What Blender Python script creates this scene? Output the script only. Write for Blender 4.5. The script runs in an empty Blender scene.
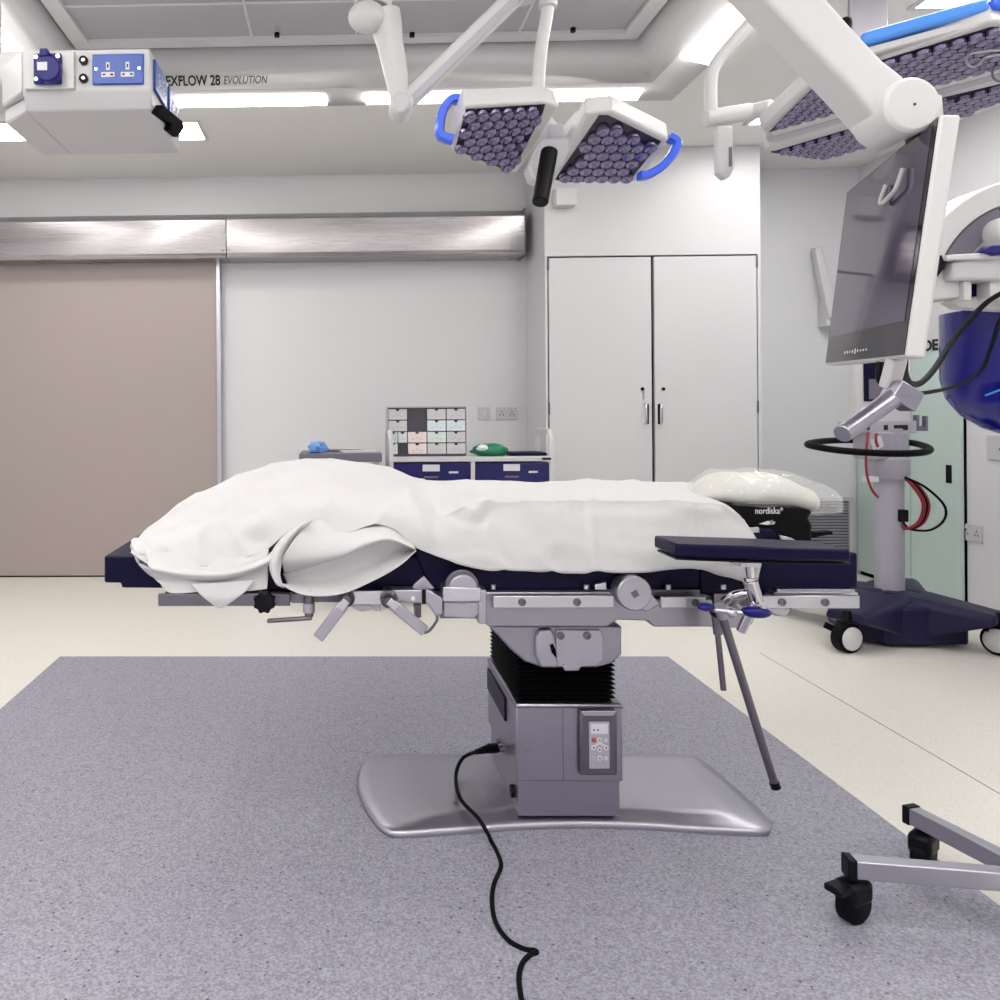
import bpy, bmesh, math, random
from mathutils import Vector, Matrix, noise, Quaternion
random.seed(7)
V = Vector
C = bpy.context.scene.collection
# ------------------------------------------------------------------ camera
F = 800.0; CX, CY = 321.0, 410.0
YAW, ROLL = 0.0237, -0.0073
CAM = V((0, 0, 1.2))
RM = Matrix.Rotation(YAW, 3, 'Z') @ Matrix.Rotation(math.pi / 2, 3, 'X') @ Matrix.Rotation(ROLL, 3, 'Z')
cam = bpy.data.objects.new('camera', bpy.data.cameras.new('camera')); C.objects.link(cam)
cam.matrix_world = Matrix.Translation(CAM) @ RM.to_4x4()
cam.data.sensor_width = 36; cam.data.lens = 36 * F / 1000
cam.data.shift_x = (500 - CX) / 1000; cam.data.shift_y = -(500 - CY) / 1000
cam.data.clip_start = 0.02
bpy.context.scene.camera = cam

def ray(u, v): return RM @ V(((u - CX) / F, -(v - CY) / F, -1))
def Q(u, v, Y):
    d = ray(u, v); return CAM + d * (Y / d.y)
def QZ(u, v, z):
    d = ray(u, v); return CAM + d * ((z - CAM.z) / d.z)
def QX(u, v, x):
    d = ray(u, v); return CAM + d * (x / d.x)
def QP(u, v, p, n):
    d = ray(u, v); return CAM + d * ((p - CAM).dot(n) / d.dot(n))
def PX(n, Y): return n * Y / F

# ------------------------------------------------------------------ materials
def lin(h):
    h = h.lstrip('#'); o = []
    for i in (0, 2, 4):
        c = int(h[i:i + 2], 16) / 255
        o.append(c / 12.92 if c <= .04045 else ((c + .055) / 1.055) ** 2.4)
    return (*o, 1)
def mat(name, hexc, rough=.5, metal=0, bump=0, bscale=50, coat=0, var=0, vscale=6, stretch=None, alpha=1, trans=0, emit=0, spec=.5, rvar=0):
    m = bpy.data.materials.new(name); m.use_nodes = True
    nt = m.node_tree; b = nt.nodes['Principled BSDF']
    b.inputs['Base Color'].default_value = lin(hexc); b.inputs['Roughness'].default_value = rough
    b.inputs['Metallic'].default_value = metal; b.inputs['Coat Weight'].default_value = coat
    b.inputs['Specular IOR Level'].default_value = spec
    b.inputs['Alpha'].default_value = alpha; b.inputs['Transmission Weight'].default_value = trans
    if emit:
        b.inputs['Emission Color'].default_value = lin(hexc); b.inputs['Emission Strength'].default_value = emit
    def tex(scale):
        tc = nt.nodes.new('ShaderNodeTexCoord'); mp = nt.nodes.new('ShaderNodeMapping')
        nt.links.new(tc.outputs['Object'], mp.inputs['Vector'])
        if stretch: mp.inputs['Scale'].default_value = stretch
        n = nt.nodes.new('ShaderNodeTexNoise'); n.inputs['Scale'].default_value = scale; n.inputs['Detail'].default_value = 4
        nt.links.new(mp.outputs['Vector'], n.inputs['Vector']); return n
    if bump:
        n = tex(bscale); bp = nt.nodes.new('ShaderNodeBump'); bp.inputs['Strength'].default_value = bump; bp.inputs['Distance'].default_value = .004
        nt.links.new(n.outputs['Fac'], bp.inputs['Height']); nt.links.new(bp.outputs['Normal'], b.inputs['Normal'])
    if var:
        n = tex(vscale); mx = nt.nodes.new('ShaderNodeMix'); mx.data_type = 'RGBA'
        c = lin(hexc); mx.inputs['A'].default_value = tuple(x * (1 - var) for x in c[:3]) + (1,)
        mx.inputs['B'].default_value = tuple(min(1, x * (1 + var)) for x in c[:3]) + (1,)
        nt.links.new(n.outputs['Fac'], mx.inputs['Factor']); nt.links.new(mx.outputs['Result'], b.inputs['Base Color'])
    if rvar:
        n = tex(vscale); mr = nt.nodes.new('ShaderNodeMapRange')
        mr.inputs['To Min'].default_value = max(0.02, rough - rvar); mr.inputs['To Max'].default_value = rough + rvar
        nt.links.new(n.outputs['Fac'], mr.inputs['Value']); nt.links.new(mr.outputs['Result'], b.inputs['Roughness'])
    return m
M = dict(
    wall=mat('wall_paint', '#dadade', .55, bump=.03, bscale=80),
    ceil=mat('ceiling_paint', '#e8e7e4', .7),
    skirt=mat('canopy_white', '#d2d1d4', .45),
    screen=mat('canopy_screen_grey', '#aeacb2', .6),
    seam=mat('seam_grey', '#8a8890', .6),
    cupboard=mat('cupboard_laminate', '#cfcfd2', .35),
    taupe=mat('taupe_door_panel', '#a89c98', .38, var=.02, vscale=1.5),
    alu=mat('aluminium', '#c9c9d2', .3, 1),
    steel=mat('brushed_steel', '#a6a2b0', .3, 1, var=.06, vscale=9, stretch=(1, 1, 26), rvar=.07),
    steelx=mat('brushed_steel_lengthwise', '#b0acaf', .27, 1, var=.04, vscale=2, stretch=(.5, 1, 22), rvar=.03),
    beam=mat('beam_steel', '#a5a2ae', .4, 1, var=.05, vscale=10), satin=mat('satin_steel', '#b9b7c2', .38, 1, var=.05, vscale=14),
    dsteel=mat('dark_steel', '#79757f', .35, 1),
    chrome=mat('chrome', '#d0ced2', .14, 1),
    navy=mat('navy_vinyl', '#0a062e', .4, bump=.05, bscale=120, spec=.16),
    black=mat('black_plastic', '#05040c', .45, spec=.2),
    rubber=mat('black_rubber', '#050409', .6, spec=.14),
    hole=mat('black_recess', '#04040a', .9, spec=.1),
    white=mat('white_enamel', '#cfced0', .32),
    whitep=mat('white_plastic', '#c5c4c8', .4),
    greyp=mat('grey_plastic', '#b3b1bb', .42),
    dgrey=mat('dark_grey_plastic', '#6e6a78', .45),
    cartgrey=mat('cart_column_grey', '#a6a3b0', .42),
    cartnavy=mat('cart_base_navy', '#17143a', .45, spec=.3),
    blue=mat('socket_blue', '#1746a4', .3),
    nblue=mat('deep_blue_plastic', '#16136c', .32, spec=.3),
    handle=mat('blue_translucent_handle', '#2f62f0', .22, coat=.5),
    ltblue=mat('light_blue_rim', '#4c96f5', .22, coat=.5),
    cbblue=mat('glossy_blue_shell', '#040b78', .16, coat=.3, spec=.3),
    cover=mat('blue_drawer', '#19165c', .3, var=.35, vscale=18),
    lens=mat('lens_dark', '#88829e', .22, .9),
    lensb=mat('lens_backing', '#15122c', .25),
    sheet=mat('white_cotton_sheet', '#d4d3d5', .85, bump=.08, bscale=260),
    plastic=mat('clear_plastic_film', '#ffffff', .08, alpha=.22, spec=.8),
    pillow=mat('white_pillow', '#d9d8d3', .7),
    screenm=mat('monitor_screen', '#443c54', .05, spec=.6), bezel=mat('monitor_bezel_glass', '#0b0818', .06, spec=.4),
    lightcoat=mat('mint_cabinet', '#c2d3cf', .4),
    green=mat('green_wrap', '#0e7a55', .45),
    ltblue2=mat('light_blue_film', '#6fa0e0', .4),
    paper=mat('paper_white', '#d8d7dc', .7),
    red=mat('red_cable', '#8e1f2e', .45),
    redb=mat('red_button', '#b5443a', .4),
    mint=mat('mint_bin', '#dbe6e3', .4), pink=mat('pink_bin', '#ecdedd', .4), sky=mat('pale_blue_bin', '#dbe5ec', .4),
    ink=mat('black_ink', '#0c0b12', .6), inkgrey=mat('dark_grey_ink', '#4c4955', .6), inkwhite=mat('white_ink', '#e8e8ee', .6),
    lamp=mat('light_diffuser', '#fffdf9', .5, emit=1), lamp2=mat('canopy_light_diffuser', '#fffcf4', .5, emit=1),
    lcd=mat('display_face', '#d5d5e2', .2), panelgrey=mat('keypad_grey', '#a9a6b6', .4),
)
LAMP_E, STRIP_E = 13.0, 13.0
M['lamp'].node_tree.nodes['Principled BSDF'].inputs['Emission Strength'].default_value = LAMP_E
M['lamp2'].node_tree.nodes['Principled BSDF'].inputs['Emission Strength'].default_value = STRIP_E

def floor_mat():
    m = mat('cream_vinyl_floor', '#d9d5cd', .36); nt = m.node_tree; b = nt.nodes['Principled BSDF']
    tc = nt.nodes.new('ShaderNodeTexCoord'); n = nt.nodes.new('ShaderNodeTexNoise'); n.inputs['Scale'].default_value = 160; n.inputs['Detail'].default_value = 3
    cr = nt.nodes.new('ShaderNodeValToRGB'); nt.links.new(tc.outputs['Object'], n.inputs['Vector']); nt.links.new(n.outputs['Fac'], cr.inputs['Fac'])
    cr.color_ramp.elements[0].position = .3; cr.color_ramp.elements[0].color = lin('#dad6ce'); cr.color_ramp.elements[1].position = .6; cr.color_ramp.elements[1].color = lin('#e6e3dc')
    nt.links.new(cr.outputs['Color'], b.inputs['Base Color']); return m
def speckle_mat():
    m = mat('speckled_grey_vinyl', '#8d8b9b', .42); nt = m.node_tree; b = nt.nodes['Principled BSDF']; L = nt.links.new
    tc = nt.nodes.new('ShaderNodeTexCoord')
    n = nt.nodes.new('ShaderNodeTexNoise'); n.inputs['Scale'].default_value = 170; n.inputs['Detail'].default_value = 3; L(tc.outputs['Object'], n.inputs['Vector'])
    cr = nt.nodes.new('ShaderNodeValToRGB'); L(n.outputs['Fac'], cr.inputs['Fac']); e = cr.color_ramp.elements
    e[0].position = .3; e[0].color = lin('#76747f'); e[1].position = .7; e[1].color = lin('#adacb9'); k = e.new(.5); k.color = lin('#9594a2')
    vo = nt.nodes.new('ShaderNodeTexVoronoi'); vo.inputs['Scale'].default_value = 30; L(tc.outputs['Object'], vo.inputs['Vector'])
    lt = nt.nodes.new('ShaderNodeMath'); lt.operation = 'LESS_THAN'; lt.inputs[1].default_value = .1; L(vo.outputs['Distance'], lt.inputs[0])
    mx = nt.nodes.new('ShaderNodeMix'); mx.data_type = 'RGBA'; L(lt.outputs['Value'], mx.inputs['Factor']); L(cr.outputs['Color'], mx.inputs['A']); mx.inputs['B'].default_value = lin('#4c4a58')
    L(mx.outputs['Result'], b.inputs['Base Color']); return m
M['floor'] = floor_mat(); M['speckle'] = speckle_mat()

# ------------------------------------------------------------------ mesh builder
def catmull(pts, n, closed=False):
    pts = [V(p) for p in pts]; out = []; k = len(pts)
    segs = k if closed else k - 1
    for i in range(segs):
        if closed: a, b, c, d = (pts[(i + j - 1) % k] for j in range(4))
        else: a, b, c, d = pts[max(i - 1, 0)], pts[i], pts[i + 1], pts[min(i + 2, k - 1)]
        for j in range(n):
            t = j / n
            out.append(.5 * ((2 * b) + (c - a) * t + (2 * a - 5 * b + 4 * c - d) * t * t + (3 * b - a - 3 * c + d) * t ** 3))
    if not closed: out.append(pts[-1])
    return out
def resample(pts, n):
    L = [0]
    for a, b in zip(pts, pts[1:]): L.append(L[-1] + (b - a).length)
    out = []; j = 0
    for i in range(n):
        t = L[-1] * i / (n - 1)
        while j < len(L) - 2 and L[j + 1] < t: j += 1
        s = (t - L[j]) / max(L[j + 1] - L[j], 1e-9); out.append(pts[j].lerp(pts[j + 1], min(max(s, 0), 1)))
    return out

class MB:
    def __init__(s): s.bm = bmesh.new()
    def face(s, vs):
        try: return s.bm.faces.new(vs)
        except ValueError: return None
    def obox(s, c, ux, uy, uz):
        c, ux, uy, uz = V(c), V(ux), V(uy), V(uz); v = {}
        for i in (-1, 1):
            for j in (-1, 1):
                for k in (-1, 1): v[i, j, k] = s.bm.verts.new(c + ux * i + uy * j + uz * k)
        for q in (((-1,-1,-1),(-1,1,-1),(1,1,-1),(1,-1,-1)), ((-1,-1,1),(1,-1,1),(1,1,1),(-1,1,1)), ((-1,-1,-1),(1,-1,-1),(1,-1,1),(-1,-1,1)),
                  ((-1,1,-1),(-1,1,1),(1,1,1),(1,1,-1)), ((-1,-1,-1),(-1,-1,1),(-1,1,1),(-1,1,-1)), ((1,-1,-1),(1,1,-1),(1,1,1),(1,-1,1))):
            s.face([v[a] for a in q])
        return s
    def box(s, x0, x1, y0, y1, z0, z1):
        return s.obox(((x0 + x1) / 2, (y0 + y1) / 2, (z0 + z1) / 2), ((x1 - x0) / 2, 0, 0), (0, (y1 - y0) / 2, 0), (0, 0, (z1 - z0) / 2))
    def bar(s, a, b, w, h, up=(0, 0, 1)):
        a, b = V(a), V(b); d = (b - a); x = d.normalized(); u = V(up); y = u.cross(x).normalized(); z = x.cross(y)
        return s.obox((a + b) / 2, d / 2, y * w / 2, z * h / 2)
    def prism(s, pts, vec):
        pts = [V(p) for p in pts]; vec = V(vec); a = [s.bm.verts.new(p) for p in pts]; b = [s.bm.verts.new(p + vec) for p in pts]; n = len(pts)
        s.face(a); s.face(b[::-1])
        for i in range(n): s.face([a[i], b[i], b[(i + 1) % n], a[(i + 1) % n]])
        return s
    def loops(s, rings, cap=True, closed=True):
        R = [[s.bm.verts.new(p) for p in r] for r in rings]; n = len(R[0])
        for a, b in zip(R, R[1:]):
            for i in range(n if closed else n - 1): s.face([a[i], a[(i + 1) % n], b[(i + 1) % n], b[i]])
        if cap and closed: s.face(R[0][::-1]); s.face(R[-1])
        return s
    def cyl(s, a, b, r0, r1=None, n=24):
        a, b = V(a), V(b); r1 = r0 if r1 is None else r1; d = (b - a).normalized(); q = d.to_track_quat('Z', 'Y'); x, y = q @ V((1, 0, 0)), q @ V((0, 1, 0))
        return s.loops([[p + (x * math.cos(t) + y * math.sin(t)) * r for t in (2 * math.pi * i / n for i in range(n))] for p, r in ((a, r0), (b, r1))])
    def lathe(s, p, d, prof, n=28):
        p, d = V(p), V(d).normalized(); q = d.to_track_quat('Z', 'Y'); x, y = q @ V((1, 0, 0)), q @ V((0, 1, 0))
        return s.loops([[p + d * h + (x * math.cos(t) + y * math.sin(t)) * max(r, 1e-4) for t in (2 * math.pi * i / n for i in range(n))] for r, h in prof])
    def tube(s, pts, r, n=10, sm=6, closed=False, r1=None):
        P = catmull(pts, sm, closed) if sm > 1 else [V(p) for p in pts]; k = len(P); rings = []; ref = None
        for i in range(k):
            a = P[(i - 1) % k] if closed or i else P[i]; b = P[(i + 1) % k] if closed or i < k - 1 else P[i]
            t = (b - a).normalized()
            if ref is None: ref = t.orthogonal().normalized()
            ref = (ref - t * ref.dot(t)).normalized(); bi = t.cross(ref)
            rr = r if r1 is None else r + (r1 - r) * i / (k - 1)
            rings.append([P[i] + (ref * math.cos(w) + bi * math.sin(w)) * rr for w in (2 * math.pi * j / n for j in range(n))])
        if closed: return s.loops(rings + [rings[0]], cap=False)
        return s.loops(rings)
    def ball(s, c, r, sc=(1, 1, 1), nu=20, nv=12, rot=None):
        c = V(c); rings = []
        for j in range(nv + 1):
            f = math.pi * j / nv - math.pi / 2; ring = []
            for i in range(nu):
                t = 2 * math.pi * i / nu; p = V((math.cos(f) * math.cos(t) * sc[0], math.cos(f) * math.sin(t) * sc[1], math.sin(f) * sc[2])) * r
                if rot: p = rot @ p
                ring.append(c + p)
            rings.append(ring)
        return s.loops(rings)
    def grid(s, rows): return s.loops(rows, cap=False, closed=False)
    def build(s, name, m, parent=None, bevel=0, seg=2, angle=38, solid=0, sub=0, merge=True, normals=True):
        bm = s.bm
        if merge: bmesh.ops.remove_doubles(bm, verts=bm.verts, dist=1e-5)
        if normals: bmesh.ops.recalc_face_normals(bm, faces=bm.faces)
        off = V((0, 0, 0))
        if parent is not None:
            r = parent
            while r.parent: r = r.parent
            off = r.location.copy()
        else:
            xs = [v.co for v in bm.verts]; off = V(((min(p.x for p in xs) + max(p.x for p in xs)) / 2, (min(p.y for p in xs) + max(p.y for p in xs)) / 2, min(p.z for p in xs)))
        for v in bm.verts: v.co -= off
        me = bpy.data.meshes.new(name); bm.to_mesh(me); bm.free()
        for p in me.polygons: p.use_smooth = True
        me.set_sharp_from_angle(angle=math.radians(angle))
        for x in (m if isinstance(m, (list, tuple)) else [m]): me.materials.append(M[x])
        o = bpy.data.objects.new(name, me); C.objects.link(o)
        if parent is not None: o.parent = parent
        else: o.location = off
        if solid: d = o.modifiers.new('solid', 'SOLIDIFY'); d.thickness = solid; d.offset = 0
        if bevel:
            d = o.modifiers.new('bevel', 'BEVEL'); d.width = bevel; d.segments = seg; d.limit_method = 'ANGLE'; d.angle_limit = math.radians(30)
        if sub: d = o.modifiers.new('sub', 'SUBSURF'); d.levels = sub; d.render_levels = sub
        return o
def tag(o, label, cat, group=None):
    o['label'] = label; o['category'] = cat
    if group: o['group'] = group
    return o
def thing(name, label, cat, loc=(0, 0, 0), group=None):
    o = bpy.data.objects.new(name, None); C.objects.link(o); o.location = loc; o.empty_display_size = .1
    return tag(o, label, cat, group)
def struct(o): o['kind'] = 'structure'; return o
def copy_tree(o, parent=None):
    c = o.copy(); C.objects.link(c); c.parent = parent
    for ch in list(o.children): copy_tree(ch, c)
    return c
def pp(px, Y): return [Q(u, v, Y) for u, v in px]
def yprism(mb, px, Y, depth): return mb.prism(pp(px, Y), (0, depth, 0))
def ybox(mb, u0, u1, v0, v1, Y, depth):
    a, b = Q(u0, v0, Y), Q(u1, v1, Y); return mb.box(a.x, b.x, Y, Y + depth, b.z, a.z)
def text(body, size, m, parent, loc, rot, name='lettering', shear=0, depth=.0008, width=None, align='CENTER', bold=0):
    cu = bpy.data.curves.new('text_' + name, 'FONT'); cu.body = body; cu.size = size; cu.align_x = align; cu.align_y = 'CENTER'; cu.extrude = depth; cu.shear = shear; cu.offset = bold
    t = bpy.data.objects.new('text_tmp', cu); C.objects.link(t)
    dg = bpy.context.evaluated_depsgraph_get(); dg.update(); me = bpy.data.meshes.new_from_object(t.evaluated_get(dg))
    bpy.data.objects.remove(t)
    xs = [v.co.x for v in me.vertices]; w = max(xs) - min(xs)
    sx = width / w if width else 1
    off = V((0, 0, 0)); r = parent
    while r.parent: r = r.parent
    off = r.location
    mtx = Matrix.Translation(V(loc) - off) @ rot.to_4x4() @ Matrix.Diagonal((sx, 1, 1, 1))
    me.transform(mtx); me.materials.clear(); me.materials.append(M[m])
    o = bpy.data.objects.new(name, me); C.objects.link(o); o.parent = parent; return o
FACE = Matrix.Rotation(math.pi / 2, 3, 'X')                     # text lying in XZ, readable from -Y

# ------------------------------------------------------------------ the room
XL, XR, YB, YN, ZC = -3.3, 3.72, 5.82, -2.4, 2.91
struct(MB().box(XL - .1, XR + .1, YN - .1, YB + .1, -.06, 0).build('floor', 'floor'))
mb = MB()
for a, b in ((QZ(760, 653, 0), QZ(1000, 794, 0)),):
    a.z = b.z = .0004
    mb.bar(a, b, .004, .0008)
struct(mb.build('trim_1', 'seam'))
HX0, HX1, HY0, HY1 = -1.68, 1.86, 1.15, 4.5                      # canopy opening
mb = MB()
mb.box(XL - .1, HX0, YN - .1, YB + .1, ZC, ZC + .06).box(HX1, XR + .1, YN - .1, YB + .1, ZC, ZC + .06)
mb.box(HX0, HX1, YN - .1, HY0, ZC, ZC + .06).box(HX0, HX1, HY1, YB + .1, ZC, ZC + .06)
struct(mb.build('ceiling', 'ceil'))
struct(MB().box(XL - .1, XR + .1, YB, YB + .1, 0, ZC).build('wall_back', 'wall'))
struct(MB().box(XL - .1, XL, YN - .1, YB, 0, ZC).build('wall_left', 'wall'))
struct(MB().box(XR, XR + .1, YN - .1, YB, 0, ZC).build('wall_right', 'wall'))
struct(MB().box(XL, XR, YN - .1, YN, 0, ZC).build('wall_front', 'wall'))
# grey inlay under the operating table
A, B = QZ(60, 657, 0), QZ(668, 657, 0)
mb = MB().box(A.x, B.x, .2, (A.y + B.y) / 2, 0, .003)
tag(mb.build('floor_mat', 'speckle'), 'large speckled blue-grey vinyl floor mat under the operating table', 'mat')

# sliding door
d1 = struct(MB().box(-3.0, Q(216, 300, 5.76).x, 5.76, 5.815, .012, 2.34).build('door_1', 'taupe'))
xe = Q(216, 300, 5.75).x
MB().box(xe, xe + .032, 5.745, 5.815, .012, 2.34).build('edge_strip', 'alu', d1, bevel=.004)
MB().box(-3.0, xe, 5.77, 5.812, 0, .0115).build('bottom_seal', 'rubber', d1)
xh = Q(525, 230, 5.58).x
t = thing('door_track_cover', 'long brushed steel cover box over the sliding door track', 'door track', (-.8, 5.7, 2.36))
zt, zb = Q(260, 211, 5.58).z, Q(260, 257, 5.58).z
def hdr(x0, x1):
    m_ = MB(); sec = [(5.818, zb), (5.60, zb), (5.58, zb + .03), (5.58, zt - .055), (5.66, zt), (5.818, zt)]
    return m_.prism([V((x0, y, z)) for y, z in sec], (x1 - x0, 0, 0))
xs_ = Q(226, 230, 5.58).x
hdr(-3.28, xs_ - .002).build('cover_panel', 'steelx', t, bevel=.003)
hdr(xs_ + .002, xh).build('cover_panel', 'steelx', t, bevel=.003)
for u in (223, 229):
    for v in (219, 250): p = Q(u, v, 5.58); MB().cyl(p, p - V((0, .004, 0)), .006).build('screw', 'dsteel', t)
MB().box(xh, xh + .012, 5.6, 5.818, zb - .01, zt + .005).build('end_cap', 'dgrey', t, bevel=.003)

# cupboard block
YC = 5.3
cx0, cx1 = Q(545, 300, YC).x, Q(761, 300, YC).x
dl, dm, dr = Q(548, 300, YC).x, Q(652.5, 300, YC).x, Q(757, 300, YC).x
dz = Q(652, 256, YC).z
struct(MB().box(cx0, cx1, YC, YB - .002, dz + .006, ZC - .002).box(cx0, dl - .004, YC, YB - .002, 0, dz + .006).box(dr + .004, cx1, YC, YB - .002, 0, dz + .006).build('trim_2', 'cupboard'))
t = thing('cupboard', 'tall white built-in cupboard with two doors', 'cupboard', ((dl + dr) / 2, YC + .25, 0))
MB().box(dl, dr, YC + .03, YB - .01, 0, dz).build('carcass', 'hole', t)
for x0, x1, s, hu, lu in ((dl, dm - .006, 1, 644.5, 642), (dm + .006, dr, -1, 660, 663)):
    d = MB().box(x0 + .004, x1 - .004 if s == 1 else x1 - .004, YC - .004, YC + .028, .02, dz - .006).build('door', 'cupboard', t, bevel=.002)
    x = Q(hu, 400, YC).x; z0, z1 = Q(hu, 424, YC).z, Q(hu, 404, YC).z
    MB().tube([(x, YC - .003, z0), (x, YC - .03, z0 + .012), (x, YC - .03, z1 - .012), (x, YC - .003, z1)], .007, sm=4).build('handle', 'chrome', d)
    MB().box(x - .003 + s * .014, x + .012 + s * .014, YC - .0055, YC - .003, z0, z1).build('handle_plate', 'black', d)
    p = Q(lu, 389, YC); MB().cyl(p + V((0, -.012, 0)), p, .011).build('lock', 'black', d)
    if s == 1: MB().box(p.x + .004, p.x + .014, YC - .008, YC - .005, p.z - .07, p.z - .015).build('key', 'alu', d)
    for hz in (.25, 1.2, 2.15):
        hx = x0 + .002 if s == 1 else x1 - .002
        MB().cyl((hx, YC - .006, hz - .04), (hx, YC - .006, hz + .04), .006, n=10).build('hinge', 'dsteel', d)

# sockets on the back wall
def wall_plate(name, label, c, w, h, nx, ny, double, group=None):
    """c: centre, nx: 2D outward unit normal (x,y)"""
    n = V((*nx, 0)); s = V((-n.y, n.x, 0)); c = V(c)
    t = thing(name, label, 'socket' if double is not None else 'switch', c, group)
    MB().obox(c + n * .005, s * w / 2, n * .005, V((0, 0, h / 2))).build('face_plate', 'whitep', t, bevel=.002)
    for k in ((-1, 1) if double else (0,)):
        cc = c + s * k * w * .25
        if double is None:
            MB().obox(cc + n * .0115, s * .015, n * .002, V((0, 0, .02))).build('rocker', 'white', t, bevel=.001); continue
        for dx, dz_ in ((0, .014), (-.012, -.008), (.012, -.008)):
            MB().obox(cc + n * .0103 + s * dx + V((0, 0, dz_)), s * .003, n * .0006, V((0, 0, .006))).build('pin_slot', 'hole', t)
        MB().obox(cc + n * .0125 + s * .002 + V((0, 0, .03)), s * .008, n * .0025, V((0, 0, .007))).build('rocker', 'white', t)
    return t
c = Q(484, 413.5, YB - .001); wall_plate('switch_plate', 'small white switch plate on back wall left of the double socket', c, .085, .09, (0, -1), 0, None)
c = Q(506.5, 413.5, YB - .001); wall_plate('wall_socket', 'white double power socket on back wall beside the cupboard', c, .15, .09, (0, -1), 0, True)
c = QX(973, 533, XR - .001); wall_plate('wall_socket', 'white power socket low on right wall beside the mint cabinet', c, .15, .1, (-1, 0), 0, True)
c = QX(1003, 448, XR - .001); wall_plate('wall_socket', 'large white socket plate at right edge, above the low wall socket', c, .2, .14, (-1, 0), 0, False)

# air grille low on the back wall, right of the cupboard
a, b = Q(772, 497, YB), Q(853, 600, YB)
t = thing('air_grille', 'grey slatted air return grille low on back wall behind table head', 'air grille', ((a.x + b.x) / 2, YB - .02, b.z))
mb = MB(); w = .03
mb.box(a.x, b.x, YB - .02, YB - .001, a.z - w, a.z).box(a.x, b.x, YB - .02, YB - .001, b.z, b.z + w).box(a.x, a.x + w, YB - .02, YB - .001, b.z + w, a.z - w).box(b.x - w, b.x, YB - .02, YB - .001, b.z + w, a.z - w)
mb.build('frame', 'whitep', t, bevel=.002)
MB().box(a.x + w, b.x - w, YB - .004, YB - .001, b.z + w, a.z - w).build('backing', 'inkgrey', t)
mb = MB(); n = int((a.z - b.z - 2 * w) / .021)
for i in range(n):
    z = b.z + w + .011 + i * .021; mb.obox(((a.x + b.x) / 2, YB - .012, z), ((b.x - a.x) / 2 - w, 0, 0), (0, .006, -.007), (0, .001, .001))
mb.build('slats', 'greyp', t)

# mint built-in cabinet on the right wall
ya, yb_, yc = 5.80, 5.27, QX(962, 500, XR - .03).y
t = thing('tall_cabinet', 'tall pale mint two-door cabinet against right wall behind the equipment cart', 'cabinet', (XR - .01, (ya + yc) / 2, 0))
zt = 1.66
MB().box(XR - .012, XR - .001, yc, ya, 0, zt).build('frame', 'hole', t)
for y0, y1, hy in ((yb_ + .004, ya, None), (yc + .006, yb_ - .004, None)):
    d = MB().box(XR - .032, XR - .012, y0, y1, .03, zt - .1).build('door', 'lightcoat', t, bevel=.002)
    u, v = (868, 468) if y0 > yb_ else (949, 474)
    p = QX(u, v, XR - .032); p.y = min(max(p.y, y0 + .06), y1 - .06)
    MB().box(p.x - .004, p.x + .002, p.y - .022, p.y + .022, p.z - .055, p.z + .055).build('handle', 'black', d, bevel=.0015)
MB().box(XR - .034, XR - .012, yc, ya, zt - .098, zt + .25).build('sign_panel', 'white', t, bevel=.002)
p = QX(929, 346, XR - .035)
ye = QX(938, 346, XR - .035).y
text('CODE', .092, 'ink', t, V((XR - .0352, ye + .14, p.z)), Matrix.Rotation(-math.pi / 2, 3, 'Z') @ FACE, width=.28, bold=.0035)

# small white unit on the wall above the cupboard; and white bracket behind the monitor
mb = MB(); ybox(mb, 556, 577, 187, 205, YC - .08, .078)
t = mb.build('wall_unit', 'white', bevel=.005); tag(t, 'small white box on wall above cupboard, behind lamp handle', 'wall unit')
mb = MB(); yprism(mb, [(815, 247), (822, 246), (836, 300), (836, 322), (829, 318)], 5.7, .06)
t = thing('wall_bracket', 'slim white bracket on back wall, seen left of the monitor', 'bracket', Q(826, 290, 5.75))
mb.build('arm', 'white', t, bevel=.008); mb = MB(); ybox(mb, 826, 850, 300, 326, 5.72, .098); mb.build('wall_mount', 'white', t, bevel=.006)

# ------------------------------------------------------------------ ceiling canopy
cY = (HY0 + HY1) / 2; cX = (HX0 + HX1) / 2
t = thing('ventilation_canopy', 'large white ceiling ventilation canopy with light strips and black lettering', 'ceiling canopy', (cX, cY, ZC))
def ring(dx, dy, z): return [V((HX0 + dx, HY0 + dy, z)), V((HX1 - dx, HY0 + dy, z)), V((HX1 - dx, HY1 - dy, z)), V((HX0 + dx, HY1 - dy, z))]
MB().loops([ring(.0, .0, ZC + .002), ring(.16, .14, ZC + .045)], cap=False).build('rim', 'white', t, solid=.004)
MB().loops([ring(.16, .14, ZC + .045), ring(.27, .21, 3.17)], cap=False).build('skirt', 'skirt', t, solid=.004)
mb = MB(); mb.box(HX0 + .26, HX1 - .26, HY0 + .2, HY1 - .2, 3.17, 3.19); mb.build('filter_screen', 'screen', t)
mb = MB()
for x in (-.45, .1, .95): mb.box(x - .006, x + .006, HY0 + .23, HY1 - .23, 3.163, 3.1695)
for y in (2.0, 2.9, 3.85): mb.box(HX0 + .29, HX1 - .29, y - .006, y + .006, 3.163, 3.1695)
mb.box(HX0 + .275, HX1 - .275, HY1 - .30, HY1 - .225, 3.150, 3.1695).box(HX1 - .36, HX1 - .275, HY0 + .23, HY1 - .3, 3.150, 3.1695).box(HX0 + .275, HX0 + .36, HY0 + .23, HY1 - .3, 3.150, 3.1695)
mb.build('screen_frame', 'skirt', t)
for u, v in ((277, 33), (412, 33), (573, 28)):
    p = QZ(u, v, 3.15); MB().cyl(p, p - V((0, 0, .02)), .014, n=12).build('fastener', 'black', t)
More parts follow.
